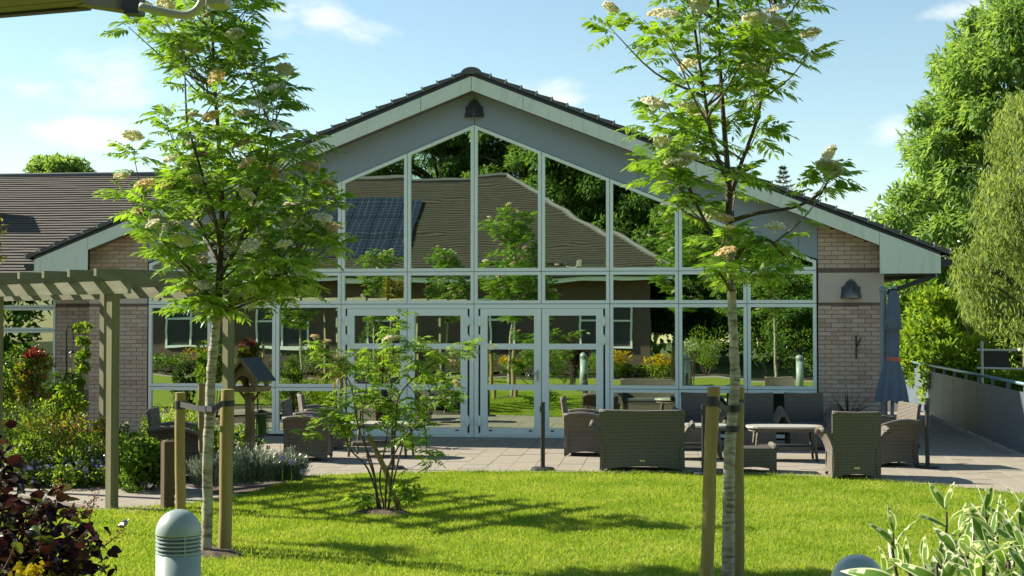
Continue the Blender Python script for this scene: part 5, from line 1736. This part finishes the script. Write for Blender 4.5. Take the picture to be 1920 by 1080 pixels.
gB = 'shrubs in the left bed'
shrub('photinia', 63, 640, 20.0, 40, 'red-tipped evergreen bush in the left bed, before the wing window', [('red_leaf', 0, 0.78), ('bush_leaf', 0.55, 0), ('gold_leaf', 0.2, 0), ('red_leaf', 0.25, 0)], 2600, 0.075, 0.032, group=gB, bot=790)
shrub('laurel', 8, 645, 20.4, 60, 'bushy green shrub at the left picture edge below the pergola beam', [('bush_leaf', 0.8, 0), ('box_leaf', 0.2, 0)], 2600, 0.075, 0.035, group=gB, bot=790)
shrub('climber', 148, 562, 24.2, 20, 'leafy climber against the left corner of the brick pier', [('bush_leaf', 0.7, 0), ('box_leaf', 0.3, 0)], 1500, 0.075, 0.045, depth_r=0.18, group=gB, nclump=22)
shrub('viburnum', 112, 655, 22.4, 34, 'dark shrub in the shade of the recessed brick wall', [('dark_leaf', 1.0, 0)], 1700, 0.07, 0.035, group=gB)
shrub('young_shrub', 124, 714, 19.2, 26, 'pale upright young shrub next to the feeder pole', [('box_leaf', 0.7, 0), ('bush_leaf', 0.3, 0)], 420, 0.085, 0.035, group=gB, bot=790)
shrub('box_hedge', 40, 752, 18.6, 88, 'rounded light green box shrub at the far left', [('box_leaf', 0.6, 0), ('bush_leaf', 0.4, 0)], 4200, 0.045, 0.024, group=gB)
shrub('spirea', 125, 768, 18.0, 78, 'golden-leaved spirea mound behind the violas', [('gold_leaf', 0.55, 0), ('box_leaf', 0.3, 0), ('red_leaf', 0.07, 0)], 3000, 0.05, 0.024, group=gB)
shrub('heuchera', 205, 772, 18.4, 42, 'low golden and coral mound just left of the pergola post', [('gold_leaf', 0.5, 0), ('bush_leaf', 0.3, 0), ('blush_bloom', 0.2, 0)], 1400, 0.06, 0.04, group=gB)
shrub('low_hedge', 110, 822, 17.4, 120, 'low dark green hedge behind the violas', [('box_leaf', 0.35, 0), ('dark_leaf', 0.35, 0), ('bush_leaf', 0.3, 0)], 4600, 0.05, 0.024, group=gB)
shrub('box_mound', 345, 765, 20.2, 95, 'clipped light green box mound behind the left tree stakes', [('box_leaf', 0.85, 0), ('bush_leaf', 0.15, 0)], 5200, 0.042, 0.022, group=gB, nclump=30)
shrub('euonymus', 272, 818, 16.9, 62, 'glossy green evergreen shrub right of the pergola post', [('bush_leaf', 0.5, 0), ('dark_leaf', 0.3, 0), ('box_leaf', 0.2, 0)], 4200, 0.06, 0.034, group=gB, nclump=26)
shrub('bedding_mound', 400, 800, 18.6, 60, 'leafy green mound behind the left rowan trunk', [('bush_leaf', 0.6, 0), ('box_leaf', 0.4, 0)], 2200, 0.06, 0.028, group=gB)
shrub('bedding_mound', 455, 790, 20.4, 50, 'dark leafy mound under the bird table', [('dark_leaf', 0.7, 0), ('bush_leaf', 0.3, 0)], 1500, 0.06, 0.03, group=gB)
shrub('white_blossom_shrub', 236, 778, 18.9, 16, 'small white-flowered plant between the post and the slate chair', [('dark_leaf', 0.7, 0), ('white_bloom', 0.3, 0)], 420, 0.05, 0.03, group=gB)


def lavender(px, ytop, dep, hw, label, n=420):
    yb = 605 + 2.03 * F / dep
    base = GR(px, yb)
    o = empty('lavender', (base[0], base[1], 0), 0, label, 'lavender', 'lavender by the lawn')
    H = 2.03 - (ytop - 605) * dep / F
    R_ = hw * dep / F
    a = rng.uniform(0, 2 * np.pi, n); q = np.sqrt(rng.uniform(0, 1, n))
    b = np.column_stack([R_ * 0.55 * q * np.cos(a), R_ * 0.4 * q * np.sin(a), np.full(n, 0.0)])
    h_ = H * rng.uniform(0.65, 1.05, n) * (1 - 0.25 * q)
    e = np.column_stack([R_ * 1.0 * q * np.cos(a), R_ * 0.75 * q * np.sin(a), h_]) + rng.normal(size=(n, 3)) * 0.02
    C_, D_, N_, L_ = [], [], [], []
    for t_ in np.linspace(0.25, 1.0, 13):
        p = b + (e - b) * t_
        for s_ in range(2):
            aa = rng.uniform(0, 2 * np.pi, n)
            C_.append(p); D_.append(norm(e - b) * 1.2 + np.column_stack([np.cos(aa), np.sin(aa), np.zeros(n)]) * 0.7); N_.append(rdir(n)); L_.append(rng.uniform(0.03, 0.055, n))
    C_, D_, N_, L_ = map(np.concatenate, (C_, D_, N_, L_))
    tag(leaves('foliage', C_, D_, N_, L_, L_ * 0.16, 'lavender_leaf', o), kind='stuff')
    return o
lavender(400, 848, 16.6, 52, 'grey-green lavender clump behind the left rowan trunk')
lavender(468, 836, 17.0, 62, 'grey-green lavender bush right of the thick stake, under the bird table', 520)
lavender(540, 842, 17.2, 40, 'smaller grey-green lavender clump at the terrace edge')
for (x, y, vl) in ((547, 866, 'middle'), (568, 884, 'lowest, rightmost'), (530, 858, 'topmost, leftmost')):
    p = DP(x, y, 16.6)
    fo = empty('viola', (p[0], p[1], 0), 0, 'pale violet flower in the lavender at the terrace edge, the ' + vl + ' one', 'flower', 'violet flowers in the lavender')
    mb = MB(); mb.tube([(0, 0, 0), (0, 0, p[2])], 0.004, 5); mb.build('stalk', 'bush_leaf', fo)
    c_ = np.zeros((7, 3)); c_[:, 2] = p[2]
    aa = np.linspace(0, 2 * np.pi, 7, endpoint=False)
    leaves('petal_cluster', c_, np.column_stack([np.cos(aa), -0.4 * np.ones(7), np.sin(aa)]), np.array([[0, -1.0, 0.2]] * 7), 0.045, 0.04, 'violet_bloom', fo)

# bed of violas by the path: leaves and blooms nobody could count
n = 5200
p = np.array([GR(x, y)[:2] for x, y in zip(rng.uniform(20, 200, n), rng.uniform(893, 915, n))])
z = rng.uniform(0.0, 0.24, n) * rng.uniform(0.3, 1, n)
pp = np.column_stack([p, z])
vb = empty('viola_bed', (float(p[:, 0].mean()), float(p[:, 1].mean()), 0), 0, 'bed of violet and white violas along the path', 'flowers')
vb['kind'] = 'stuff'
pp -= np.array(vb.location)
leaves('foliage', pp[:4300], rdir(4300) + np.array([0, 0, 0.5]), rdir(4300) + np.array([0, 0, 1]), 0.05, 0.03, 'dark_leaf', vb)
leaves('foliage', pp[3000:4300] + np.array([0, 0, 0.04]), rdir(1300) + np.array([0, 0, 0.5]), rdir(1300) + np.array([0, 0, 1]), 0.05, 0.03, 'box_leaf', vb)
bl_c = np.repeat(pp[4300:4520] * np.array([1, 1, 0.3]) + np.column_stack([np.zeros((220, 2)), rng.uniform(0.10, 0.30, 220)]), 5, 0)
aa = np.tile(np.linspace(0, 2 * np.pi, 5, endpoint=False), 220)
leaves('blooms', bl_c, np.column_stack([np.cos(aa), -0.3 * np.ones(1100), np.sin(aa)]), np.tile([[0, -1.0, 0.3]], (1100, 1)), 0.026, 0.026, 'violet_bloom', vb)


def big_tree(name, base, label, env, dep, depth_r, nclump, n, mat, L, W, trunk, droop=0.0, cat='tree', group=None, cr=(0.5, 0.95), bias=0.55, strands=False):
    """crown given by its outline (y, left, right) at a depth; clumps fill the whole volume"""
    o = empty(name, (base[0], base[1], 0), 0, label, cat, group)
    b0 = np.array([base[0], base[1], 0])
    ys = np.array([e[0] for e in env], float); xl = np.array([e[1] for e in env]); xr = np.array([e[2] for e in env])
    cs, rs = [], []
    while len(cs) < nclump:
        y = rng.uniform(ys[0], ys[-1]); a, b = np.interp(y, ys, xl), np.interp(y, ys, xr)
        u_, w_ = rng.uniform(-1, 1, 2)
        q = u_ * u_ + w_ * w_
        if q > 1 or (q < 0.3 and rng.random() < bias): continue
        r_ = rng.uniform(*cr)
        rp_ = r_ * F / dep
        cs.append(DP((a + b) / 2 + u_ * max(5, (b - a) / 2 - rp_ * 0.8), max(y, ys[0] + rp_ * 0.6), dep + w_ * depth_r) - b0); rs.append(r_)
    cs, rs = np.array(cs), np.array(rs)
    P_, D_ = clump_points(cs, rs, n, 0.75)
    if strands:
        st_ = rng.integers(0, 6, n)
        P_[:, 2] -= st_ * 0.10
        d = rdir(n) * 0.6 + np.array([0.15, 0, -0.8]); nr = rdir(n)
    else:
        d = D_ * 0.7 + rdir(n) * 0.7 + np.array([0, 0, -droop]); nr = D_ * 0.5 + np.array([0, 0, 1.0]) + rdir(n) * 0.45
    s_ = rng.uniform(0.7, 1.3, n)
    tag(leaves('crown', P_, d, nr, L * s_, W * s_, mat, o), kind='stuff')
    if trunk:
        top = cs.mean(0)
        tpth = bez([np.array([0, 0, -0.2]), np.array([0, 0, top[2] * 0.45]), top + np.array([0, 0, (cs[:, 2].max() - top[2]) * 0.5])], 6)
        mb = MB(); mb.tube(tpth, [trunk * (1 - 0.8 * i / (len(tpth) - 1)) for i in range(len(tpth))], 10, caps=False); mb.build('trunk', 'bark_grey', o, smooth=True)
        paths = []
        tp_ = np.array(tpth)
        for c_ in cs[::2]:
            cand = tp_[tp_[:, 2] < max(c_[2] - 0.4, tp_[2, 2])]
            s__ = cand[int(np.argmin(np.linalg.norm(cand - c_, axis=1)))]
            paths.append((bez([s__, (s__ + c_) / 2 + np.array([0, 0, 0.2]), c_], 3), trunk * 0.28, 0.015))
        tag(twig_mesh(paths, 'branches', 'bark_grey', o), kind='stuff')
    return o


ash_env = [(5, 1850, 1990), (40, 1800, 2020), (90, 1755, 2040), (150, 1735, 2060), (200, 1705, 2070), (260, 1685, 2080), (320, 1662, 2090), (370, 1645, 2090), (420, 1600, 2080), (470, 1590, 2060), (540, 1650, 2040), (620, 1720, 2000)]
ash_base = GR(1880, 605 + 2.03 * F / 42)
ash = big_tree('ash_tree', ash_base, 'tall broad ash tree behind the right side of the building', ash_env, 42.0, 3.6, 300, 72000, 'ash_leaf', 0.25, 0.08, 0.30, droop=0.35, cr=(0.30, 0.80))
wil_env = [(165, 1885, 1960), (230, 1850, 2010), (300, 1825, 2040), (380, 1800, 2060), (460, 1780, 2060), (540, 1770, 2050), (600, 1775, 2040)]
wil = big_tree('willow_tree', GR(1930, 605 + 2.03 * F / 31), 'pale grey-green willow with hanging leaves at the right edge', wil_env, 31.0, 1.8, 120, 38000, 'willow_leaf', 0.15, 0.028, 0.18, cr=(0.28, 0.55), strands=True)
gR = 'bushes beyond the railing'
for (px, yt, dep, hw, n_, lab, ms) in ((1700, 470, 37, 75, 6500, 'leafy bush beyond the railing, next to the parasol', [('bush_leaf', 0.6, 0), ('ash_leaf', 0.4, 0)]),
                                       (1775, 520, 35, 80, 6500, 'bright bush under the ash tree, left of the cream barrier', [('bush_leaf', 0.4, 0), ('box_leaf', 0.6, 0)]),
                                       (1740, 585, 33, 60, 4200, 'low rounded bush close behind the railing', [('bush_leaf', 0.5, 0), ('box_leaf', 0.5, 0)]),
                                       (1860, 560, 36, 80, 6000, 'shady bush behind the cream barrier', [('bush_leaf', 0.7, 0), ('box_leaf', 0.3, 0)]),
                                       (1940, 540, 34, 85, 5000, 'bush at the right edge under the willow', [('willow_leaf', 0.6, 0), ('bush_leaf', 0.4, 0)]),
                                       (1690, 620, 38, 50, 3000, 'small bush at the far end of the railing', [('bush_leaf', 0.5, 0), ('box_leaf', 0.5, 0)]),
                                       (1800, 640, 30.5, 90, 4200, 'sunlit weedy growth just behind the handrail', [('box_leaf', 0.7, 0), ('bush_leaf', 0.3, 0)]),
                                       (1900, 700, 29.0, 70, 2500, 'dense green growth under the cream barrier', [('bush_leaf', 0.5, 0), ('box_leaf', 0.5, 0)])):
    shrub('bush', px, yt, dep, hw, lab, ms, n_, 0.15, 0.07, cat='bush', group=gR, nclump=34)
shrub('hedgerow', 1800, 520, 52, 260, 'dark hedgerow far behind the railing', [('dark_leaf', 0.5, 0), ('bush_leaf', 0.5, 0)], 9000, 0.25, 0.12, cat='hedge', nclump=60)
small = big_tree('round_tree', GR(112, 605 + 2.03 * F / 45), 'round dark tree top showing above the left roof', [(296, 90, 140), (305, 55, 172), (325, 42, 186), (370, 40, 190), (440, 60, 170)], 45.0, 1.1, 60, 9000, 'ash_leaf', 0.16, 0.08, 0.2, cr=(0.25, 0.4))
edge_t = big_tree('acer', DP(-60, 605 + 2.03 * F / 14, 14.0), 'wisp of bronze-yellow foliage at the left picture edge before the roof', [(395, -90, 8), (430, -110, 26), (470, -110, 24), (500, -90, 5)], 14.0, 0.3, 40, 1300, 'gold_leaf', 0.06, 0.03, 0.04, cr=(0.06, 0.12))
# conifer tip above the right rake
cf0 = GR(1470, 605 + 2.03 * F / 48)
cf = empty('conifer', (cf0[0], cf0[1], 0), 0, 'slender spruce tip poking above the right side of the roof', 'tree')
ct_ = DP(1470, 314, 48) - cf0
mb = MB(); mb.tube([(0, 0, -0.2), (0, 0, ct_[2])], [0.12, 0.01], 8); mb.build('trunk', 'bark_brown', cf)
C_, D_ = [], []
for k_ in range(16):
    z = ct_[2] - 0.05 - k_ * 0.16
    r_ = 0.05 + k_ * 0.055
    for a in np.linspace(0, 2 * np.pi, 7, endpoint=False) + k_ * 0.5:
        for t_ in np.linspace(0.2, 1, 6):
            for s_ in range(3):
                C_.append([r_ * t_ * math.cos(a), r_ * t_ * math.sin(a), z + 0.06 * t_ + rng.normal() * 0.015]); D_.append([math.cos(a) + rng.normal() * 0.6, math.sin(a) + rng.normal() * 0.6, 0.3 + rng.normal() * 0.3])
tag(leaves('needles', np.array(C_), np.array(D_), rdir(len(C_)), 0.13, 0.025, 'conifer_leaf', cf), kind='stuff')

# ---- growth on the far side of the lawn (mirrored in the glass)
gM = 'trees mirrored in the glazing'
for i, (x, y, s_, rz) in enumerate([(-13.0, -47, 0.95, 0.3), (-8.6, -48, 1.18, 1.5), (-4.2, -47, 1.22, 2.4), (0.6, -48, 1.10, 3.6), (5.2, -46, 1.0, 4.4), (9.6, -42, 0.95, 5.5), (13.5, -37, 0.9, 0.9), (-18, -48, 0.7, 2.0)]):
    c_ = copy_tree(ash)
    c_.location = (x, y, 0); c_.rotation_euler = (0, 0, rz); c_.scale = (s_,) * 3
    c_['label'] = ['tall tree far left of those mirrored above the roof', 'broad tree mirrored above the solar panels', 'tallest tree mirrored in the middle of the gable glass', 'dark tree mirrored right of the gable middle',
                   'tree mirrored above the right hip of the roof', 'tree mirrored in the upper right panes', 'tree mirrored at the right end of the glazing', 'low tree mirrored at the left end of the glazing'][i]
    c_['group'] = gM
cs = np.column_stack([np.linspace(-60, 60, 260) + rng.normal(size=260), -55 + rng.normal(size=260) * 1.5, rng.uniform(0.5, 10.5, 260) * (0.75 + 0.25 * np.sin(np.linspace(0, 40, 260)))])
P_, D_ = clump_points(cs, rng.uniform(1.4, 2.4, 260), 60000)
wo_ = leaves('woodland', P_, D_ + rdir(60000) * 0.6, D_ + np.array([0, 0, 1.0]), 0.62, 0.30, 'ash_leaf')
tag(wo_, 'distant belt of trees mirrored behind the roof across the lawn', 'woodland', kind='stuff')
def mirror_shrub(name, px, py_top, Y, hw, mats, label, n=1400, L=0.09, W=0.045):
    p = RF(px, py_top, Y)
    dv = p - CAM
    dep_ = 10.0
    o = shrub(name, 960, 605 + (2.03 - p[2]) * F / dep_, dep_, hw * (24.4 - Y) / dep_, label, mats, n, L, W, group='shrubs mirrored in the glazing')
    o.location = (p[0], Y, 0)
    return o
mirror_shrub('forsythia', 1245, 665, -28.4, 40, [('yellow_bloom', 0, 0.5), ('box_leaf', 1, 0)], 'yellow-flowered shrub mirrored right of the doors')
mirror_shrub('forsythia', 1165, 655, -28.8, 28, [('yellow_bloom', 0, 0.5), ('box_leaf', 1, 0)], 'yellow-flowered shrub mirrored next to the right door hinge')
mirror_shrub('forsythia', 375, 652, -28.6, 45, [('yellow_bloom', 0, 0.5), ('box_leaf', 1, 0)], 'yellow-flowered shrub mirrored in the leftmost large pane')
mirror_shrub('forsythia', 965, 665, -28.6, 26, [('yellow_bloom', 0, 0.6), ('box_leaf', 1, 0)], 'yellow-flowered shrub mirrored in the right double door')
for i, (px, pt, hw) in enumerate([(300, 668, 70), (450, 660, 60), (560, 655, 70), (690, 650, 60), (800, 640, 60), (900, 660, 50), (1020, 655, 55), (1110, 660, 55), (1190, 685, 45), (1330, 610, 48), (1440, 600, 65), (1540, 600, 70), (700, 590, 35)]):
    mirror_shrub('garden_shrub', px, pt, -28.6 - 0.3 * (i % 3), hw, [('bush_leaf', 0.6, 0), ('box_leaf' if i % 2 else 'dark_leaf', 0.4, 0)],
                 ['low', 'rounded', 'leafy', 'loose', 'dense', 'mid-green', 'bushy', 'clipped', 'small', 'tall willowy', 'tall dense', 'tall bushy', 'narrow upright'][i] + ' green shrub mirrored in the bed across the lawn', 1500)
for i, (px, Y, s_, src) in enumerate([(838, -26.2, 0.95, tree_l), (705, -25.6, 0.9, tree_r), (560, -22.0, 0.9, tree_l), (1450, -24.0, 1.0, tree_r)]):
    p = RF(px, 640, Y)
    c_ = copy_tree(src)
    c_.location = (p[0], Y, 0); c_.scale = (s_,) * 3; c_.rotation_euler = (0, 0, 1.0 + i * 1.3)
    c_['label'] = ['young rowan mirrored left of the gable middle', 'young rowan mirrored in the left double door', 'young rowan mirrored left of the doors', 'young rowan mirrored at the right end of the glazing'][i]
    c_['group'] = 'young rowans mirrored in the glazing'

# ---- potted plants on the terrace
def pot(name, loc, r, h, mat, label, cat='plant'):
    o = empty(name, loc, 0, label, cat)
    mb = MB(); mb.lathe([(r * 0.72, 0.0), (r * 0.98, h * 0.86), (r * 1.08, h * 0.87), (r * 1.08, h), (r * 0.95, h), (r * 0.92, h - 0.04)], 24); mb.build('pot', mat, o, smooth=False)
    return o
def sword(name, L, W, bend, mat, n=7):
    rows = []
    for i in range(n):
        t_ = i / (n - 1)
        ang_ = bend * t_
        y_ = L * (math.sin(ang_) / bend if abs(bend) > 1e-3 else t_); z_ = L * ((1 - math.cos(ang_)) / bend if abs(bend) > 1e-3 else 0)
        w_ = W * (0.55 + 0.45 * math.sin(math.pi * min(1, t_ * 1.3 + 0.1))) * (1 - t_ ** 3)
        rows.append([(-w_ / 2, y_, -z_ + 0.15 * w_), (0, y_, -z_ - 0.1 * w_), (w_ / 2, y_, -z_ + 0.15 * w_)])
    return MB().grid(rows).mesh(name, mat, smooth=True)
cp = GR(642, 834)
co = pot('cordyline', (cp[0], cp[1], 0), 0.17, 0.50, 'terracotta', 'spiky yellow-green cordyline in a terracotta pot left of the doors')
mb = MB(); mb.tube(bez([(0, 0, 0.4), (-0.04, 0, 0.75), (-0.02, 0, 1.0), (-0.05, 0, 1.22)], 4), [0.04, 0.038] + [0.034] * 11, 9); mb.build('trunk', 'bark_grey', co, smooth=True)
swm = [sword('leaf', 0.48, 0.035, b_, 'cordyline_leaf') for b_ in (0.25, 0.7, 1.2, 1.7)]
for i in range(46):
    e_ = rng.uniform(-0.9, 1.35)
    inst('leaf', swm[0 if e_ > 0.9 else rng.integers(0, 4)], (-0.05, 0, 1.23 + rng.uniform(-0.06, 0.06)), co, (1, rng.uniform(0.75, 1.1), 1), (e_, 0, rng.uniform(0, 6.28)))
ppx = PY(1590, 790, -0.95)
ph_ = pot('spiky_plant', (ppx[0], -0.95, 0), 0.17, ppx[2] + 0.0, 'pot_dark', 'dark spiky plant in a black pot before the right brick pier')
sm = [sword('leaf', 0.78, 0.04, b_, 'spike_leaf', 9) for b_ in (0.3, 0.9, 1.5, 2.0)]
for i in range(44):
    e_ = rng.uniform(0.15, 1.35)
    inst('leaf', sm[rng.integers(0, 4)], (0, 0, ppx[2] - 0.02), ph_, (1, rng.uniform(0.7, 1.1), 1), (e_, 0, rng.uniform(0, 6.28)))

# ---- foreground shrubs
def leaf_mesh(name, L, W, bend, mats, margin=False):
    """oval leaf; with margin: pale rim and green middle"""
    rows = []
    nt = 8
    cols = [-1, -0.76, 0, 0.76, 1] if margin else [-1, 0, 1]
    for i in range(nt + 1):
        t_ = i / nt
        w_ = W / 2 * (math.sin(math.pi * t_ ** 0.8)) ** 0.85 + 0.0006
        z_ = -bend * L * t_ * t_
        rows.append([(c_ * w_, L * t_, z_ + 0.35 * w_ * abs(c_) + (0.06 * w_ * math.sin(t_ * 14 + c_ * 2) if abs(c_) == 1 else 0)) for c_ in cols])
    mb = MB().grid(rows)
    me = mb.mesh(name, mats[0], smooth=True)
    if margin:
        me.materials.append(MATS[mats[1]])
        k_ = 0
        for i in range(nt):
            for j in range(4):
                me.polygons[k_].material_index = 0 if (j in (0, 3) or i == nt - 1 or (i + j) % 7 == 0 and j != 1) else 1
                k_ += 1
    return me

dbase = DP(1835, 1080, 4.3)
dog = empty('dogwood', (dbase[0], dbase[1], 0), 0, 'variegated cream-edged dogwood in the bottom right corner', 'shrub')
dl = [leaf_mesh('leaf', 0.100, w__, b_, ('variegated_cream', 'variegated_green'), True) for b_, w__ in ((0.05, 0.030), (0.3, 0.036), (0.6, 0.026), (-0.15, 0.03))]
W_ = lambda x, y, dd=0.0: DP(x, y, 4.3 + dd) - np.array(dog.location)
shoots = [((1690, 1120, 0), (1675, 1000, 0)), ((1780, 1130, 0), (1775, 960, 0)), ((1800, 1130, .2), (1800, 1000, .2)), ((1850, 1130, 0), (1848, 960, 0)), ((1872, 1130, -.2), (1862, 1010, -.2)), ((1915, 1120, 0), (1912, 960, 0)), ((1900, 1130, .3), (1890, 990, .3)),
          ((1745, 1130, .1), (1735, 1060, .1)), ((1820, 1130, -.3), (1815, 1040, -.3)), ((1720, 1140, -.1), (1700, 1070, -.1)), ((1890, 1130, -.3), (1885, 1060, -.3)), ((1940, 1120, .1), (1935, 1000, .1)), ((1835, 1140, .3), (1825, 1000, .3)), ((1765, 1140, -.3), (1765, 1060, -.3)), ((1795, 1140, -.1), (1790, 1040, -.1)),
          ((1865, 1140, .4), (1872, 980, .4)), ((1660, 1150, .1), (1655, 1085, .1)), ((1925, 1140, -.4), (1920, 1040, -.4)), ((1842, 1150, -.5), (1842, 1060, -.5)), ((1950, 1140, -.2), (1955, 960, -.2))]
paths = []
nl = 0
for (a, b) in shoots:
    pa_, pb_ = W_(*a), W_(*b)
    root = np.array([rng.normal() * 0.06, rng.normal() * 0.06, 0])
    paths.append((bez([root, pa_, pb_], 6), 0.009, 0.0035))
    ax = norm(pb_ - pa_)
    Ls = np.linalg.norm(pb_ - pa_)
    ph = rng.uniform(0, 3.14)
    for k_ in range(5):
        t_ = 1.02 - k_ * 0.055 / Ls if k_ else 1.02
        q = pa_ + (pb_ - pa_) * t_
        for s_ in (0, math.pi):
            if nl >= 296: break
            aa = ph + s_ + k_ * 1.57 + rng.normal() * 0.45
            el_ = 1.0 - 0.17 * k_ + rng.normal() * 0.3
            sc_ = (0.95 + 0.2 * min(k_, 4)) * rng.uniform(0.85, 1.15)
            M = Matrix.Rotation(aa, 4, 'Z') @ Matrix.Rotation(el_, 4, 'X') @ Matrix.Rotation(rng.normal() * 0.7, 4, 'Y')
            o = inst('leaf', dl[rng.integers(0, 4)], tuple(q), dog, (sc_,) * 3)
            o.rotation_euler = M.to_euler()
            nl += 1
tag(twig_mesh(paths, 'stems', 'bark_brown', dog), kind='stuff')

sbase = DP(-10, 1080, 5.7)
smo = empty('smokebush', (sbase[0], sbase[1], 0), 0, 'dark purple-leaved smokebush in the bottom left corner', 'shrub')
W_ = lambda x, y, dd=0.0: DP(x - 14, y + 18, 5.7 + dd) - np.array(smo.location)
pl = [leaf_mesh('leaf', 0.062, 0.040, b_, ('purple_leaf',)) for b_ in (0.05, 0.25)]
ol = [leaf_mesh('leaf', 0.085, 0.045, b_, ('olive_leaf',)) for b_ in (0.1, 0.3)]
tipsl = [(185, 1010, -.1), (210, 1040, 0), (205, 1005, .1), (170, 960, .1), (150, 930, 0), (130, 905, .2), (180, 975, -.2), (120, 1060, 0), (100, 1000, -.2), (60, 960, 0), (30, 900, .1), (20, 850, .2), (55, 880, .2), (85, 920, 0), (60, 1040, -.2), (160, 1050, -.1), (20, 820, .3), (0, 800, .3), (40, 1010, -.3), (140, 985, .2), (90, 960, -.1), (130, 1030, -.2), (200, 985, .1), (10, 940, -.1), (75, 1000, .2), (0, 1000, .1), (110, 940, .2), (35, 960, .3), (165, 1020, .2), (10, 1060, .1)]
paths, nl = [], 0
bulkC, bulkD, bulkN = [], [], []
for ti, t_ in enumerate(tipsl):
    pt_ = W_(*t_)
    root = np.array([-0.1 + rng.normal() * 0.05, rng.normal() * 0.1, 0])
    mid = np.array([pt_[0] * 0.45 - 0.05, pt_[1] * 0.5, pt_[2] * 0.72])
    pth = bez([root, mid, pt_], 6)
    paths.append((pth, 0.010, 0.003))
    for k_ in range(58):
        q = pth[-1 - int(rng.uniform(0, 7 if k_ < 24 else 10))] + rng.normal(size=3) * (0.018 if k_ < 24 else 0.05)
        aa = rng.uniform(0, 6.28)
        sc_ = rng.uniform(0.7, 1.15)
        if nl < 290 and k_ < 10:
            olive = (t_[0] < 120 and t_[1] > 900 and rng.random() < 0.45)
            o = inst('leaf', (ol if olive else pl)[rng.integers(0, 2)], tuple(q), smo, (sc_,) * 3)
            o.rotation_euler = (Matrix.Rotation(aa, 4, 'Z') @ Matrix.Rotation(rng.uniform(-0.9, 0.7), 4, 'X') @ Matrix.Rotation(rng.normal() * 0.5, 4, 'Y')).to_euler()
            nl += 1
        else:
            bulkC.append(q); bulkD.append([math.cos(aa), math.sin(aa), rng.uniform(-0.8, 0.6)])
tag(twig_mesh(paths, 'stems', 'bark_brown', smo), kind='stuff')
def scatter(name, me, C_, D_, N_, S_, mat, parent):
    bv = np.array([v_.co[:] for v_ in me.vertices]); bf = np.array([p_.vertices[:] for p_ in me.polygons])
    D_ = norm(D_); X_ = norm(np.cross(D_, N_)); Z_ = np.cross(X_, D_)
    v_ = C_[:, None, :] + S_[:, None, None] * (bv[None, :, 0, None] * X_[:, None, :] + bv[None, :, 1, None] * D_[:, None, :] + bv[None, :, 2, None] * Z_[:, None, :])
    f_ = bf[None] + (np.arange(len(C_)) * len(bv))[:, None, None]
    m_ = np_mesh(name, v_.reshape(-1, 3), f_.reshape(-1, 4), mat)
    return link(bpy.data.objects.new(name, m_), parent)
nb2 = len(bulkC)
tag(scatter('inner_foliage', pl[1], np.array(bulkC), np.array(bulkD), rdir(nb2) + np.array([0, 0, .8]), rng.uniform(0.7, 1.1, nb2), 'purple_leaf', smo), kind='stuff')
# wispy flower plumes of the smokebush
C_, D_ = [], []
pp_ = []
for (a, b) in (((150, 975, 0), (198, 905, .1)), ((175, 990, 0), (192, 912, .1)), ((205, 1010, 0), (252, 972, .05)), ((120, 930, 0), (122, 890, .1))):
    A_, B_ = W_(*a), W_(*b)
    pp_.append(([A_, B_], 0.003, 0.0015))
    for k_ in range(46):
        t_ = rng.uniform(0.3, 1.02)
        q = A_ + (B_ - A_) * t_ + rng.normal(size=3) * 0.012
        C_.append(q); D_.append(rdir(1)[0])
tag(twig_mesh(pp_, 'plume_stalks', 'bark_brown', smo), kind='stuff')
tag(leaves('plumes', np.array(C_), np.array(D_), rdir(len(C_)), 0.011, 0.009, 'purple_bloom', smo), kind='stuff')
yb_ = DP(58, 1068, 5.2)
yf = empty('yellow_flower', (yb_[0], yb_[1], 0), 0, 'yellow flowers low under the smokebush', 'flower')
mb = MB(); mb.tube([(0, 0, 0), (0, 0, yb_[2])], 0.006, 6); mb.build('stalk', 'bush_leaf', yf)
c_ = rng.normal(size=(50, 3)) * np.array([0.03, 0.03, 0.010]) + np.array([0, 0, yb_[2]])
tag(leaves('petals', c_, rdir(50), np.array([[0, -1.0, 0.6]] * 50) + rdir(50) * 0.4, 0.03, 0.022, 'yellow_bloom', yf), kind='stuff')
